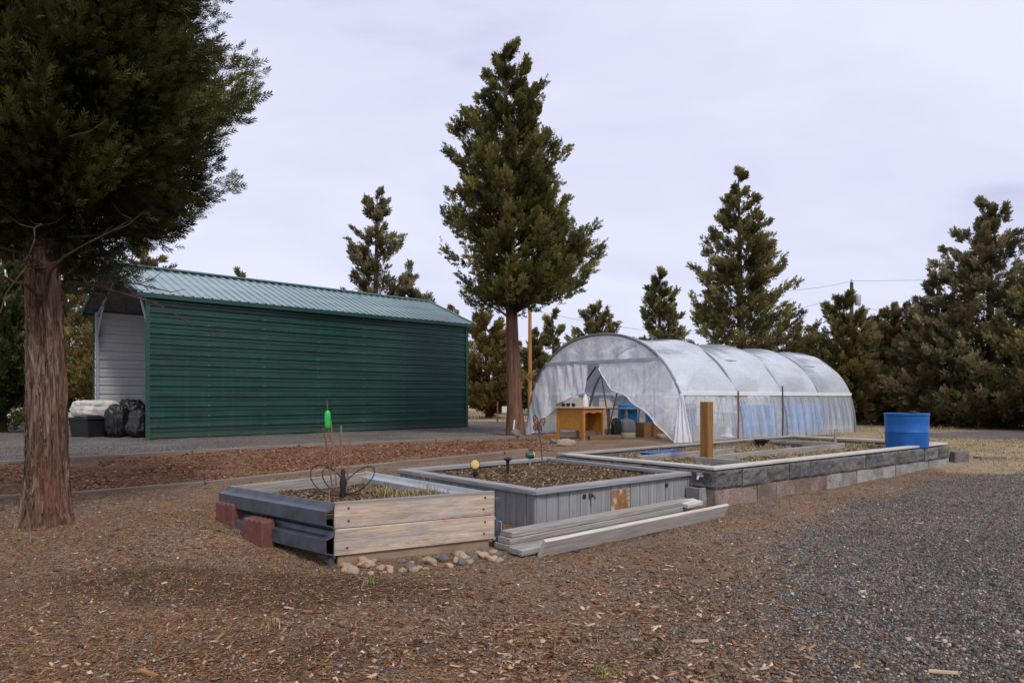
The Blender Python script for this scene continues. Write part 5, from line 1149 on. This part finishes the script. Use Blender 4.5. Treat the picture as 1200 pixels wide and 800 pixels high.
# odds and ends far back by the shed corner
p = at(583, 27); tag(obj('fence_post', MB().tube([(0, 0, -.1), (0, 0, .85)], .03, 8), 'stick', None, Matrix.Translation(p)), 'thin brown fence post in the dry grass right of the shed', 'fence post')
p = at(594, 30); sg_ = thing('yard_sign', 'small blank white sign in the dry grass right of the shed', 'sign', loc=p)
obj('panel', MB().box(p.x-.22, p.x+.22, p.y-.01, p.y+.01, p.z+.35, p.z+.62), 'white', sg_, None, .004); obj('stake', MB().tube([p+Vector((0, .03, -.05)), p+Vector((0, .03, .5))], .015, 6), 'galv', sg_)
for i, (px, Yd, r0, lab) in enumerate(((84, 26, .35, 'pale heap of rubble left of the black bin'), (75, 27, .3, 'white sack lying in the straw behind the thick trunk'), (14, 25, .3, 'pale rounded sack at the left edge by the straw'))):
    p = at(px, Yd); tag(obj('sack', soft_box(r0*2, r0*1.4, r0*1.3, 8, .2, .05, i+20, 3), 'tarp', None, Matrix.Translation(p), smooth=True), lab, 'sack')

# ------------------------------------------------------------------ light, sky, camera
wld = bpy.data.worlds.new('World'); S.world = wld; wld.use_nodes = True; nt = wld.node_tree; nt.nodes.clear()
SUN_EL, SUN_AZ = 50, 150          # azimuth clockwise from +Y: behind the viewer, to the right
sky = N(nt, 'ShaderNodeTexSky', sky_type='NISHITA'); sky.sun_disc = False; sky.sun_elevation = R(SUN_EL); sky.sun_rotation = R(SUN_AZ)
b1 = N(nt, 'ShaderNodeBackground', {'Color': sky.outputs[0], 'Strength': .09})
dv = N(nt, 'ShaderNodeTexCoord').outputs['Generated']
sx = N(nt, 'ShaderNodeSeparateXYZ', {'Vector': dv})
zc = mth(nt, 'ADD', mth(nt, 'MAXIMUM', sx.outputs['Z'], 0.0), .34)
cv = N(nt, 'ShaderNodeCombineXYZ', {'X': mth(nt, 'DIVIDE', sx.outputs['X'], zc), 'Y': mth(nt, 'DIVIDE', sx.outputs['Y'], zc), 'Z': .37}).outputs[0]     # a flat cloud deck seen in perspective
cv2 = N(nt, 'ShaderNodeMapping', {'Vector': cv, 'Rotation': (0, 0, R(38)), 'Scale': (1.1, 2.0, 1)}).outputs[0]
n1 = noise(nt, cv2, 1.3, 6, .52, .35); n2 = noise(nt, cv2, .35, 3, .5, .3)
f_ = mth(nt, 'ADD', mth(nt, 'MULTIPLY', n1, .55), mth(nt, 'MULTIPLY', n2, .45))
cc = ramp(nt, f_, [(.36, (.49,.52,.74)), (.45, (.76,.78,.99)), (.60, (.87,.89,1.06))])
hz = N(nt, 'ShaderNodeMapRange', {'Value': sx.outputs['Z'], 'From Min': .0, 'From Max': .3, 'To Min': .45, 'To Max': 0.0}).outputs[0]
cc = mix(nt, hz, cc, (.80,.85,1.02))
b2 = N(nt, 'ShaderNodeBackground', {'Color': cc, 'Strength': 1.0})
ms = N(nt, 'ShaderNodeMixShader', {0: .93, 1: b1.outputs[0], 2: b2.outputs[0]})
N(nt, 'ShaderNodeOutputWorld', {'Surface': ms.outputs[0]})
sl_ = bpy.data.lights.new('sun', 'SUN'); sl_.energy = 2.3; sl_.angle = R(12); sl_.color = (1, .95, .88)
so = bpy.data.objects.new('sun', sl_); COL.objects.link(so)
az, el = R(SUN_AZ), R(SUN_EL); dv_ = Vector((math.sin(az)*math.cos(el), math.cos(az)*math.cos(el), math.sin(el)))
so.rotation_euler = dv_.to_track_quat('Z', 'Y').to_euler()
cam = bpy.data.cameras.new('camera'); co = bpy.data.objects.new('camera', cam); COL.objects.link(co)
cam.sensor_width = 36; cam.lens = 24; cam.shift_y = (HZ-400)/1200; cam.clip_end = 3000; cam.clip_start = .05
co.location = (0, 0, EYE); co.rotation_euler = (R(90), 0, 0); S.camera = co
S.view_settings.view_transform = 'Standard'; S.view_settings.look = 'None'; S.view_settings.exposure = 0
S.render.engine = 'CYCLES'; S.cycles.transparent_max_bounces = 16; S.render.resolution_x = 1024; S.render.resolution_y = 682
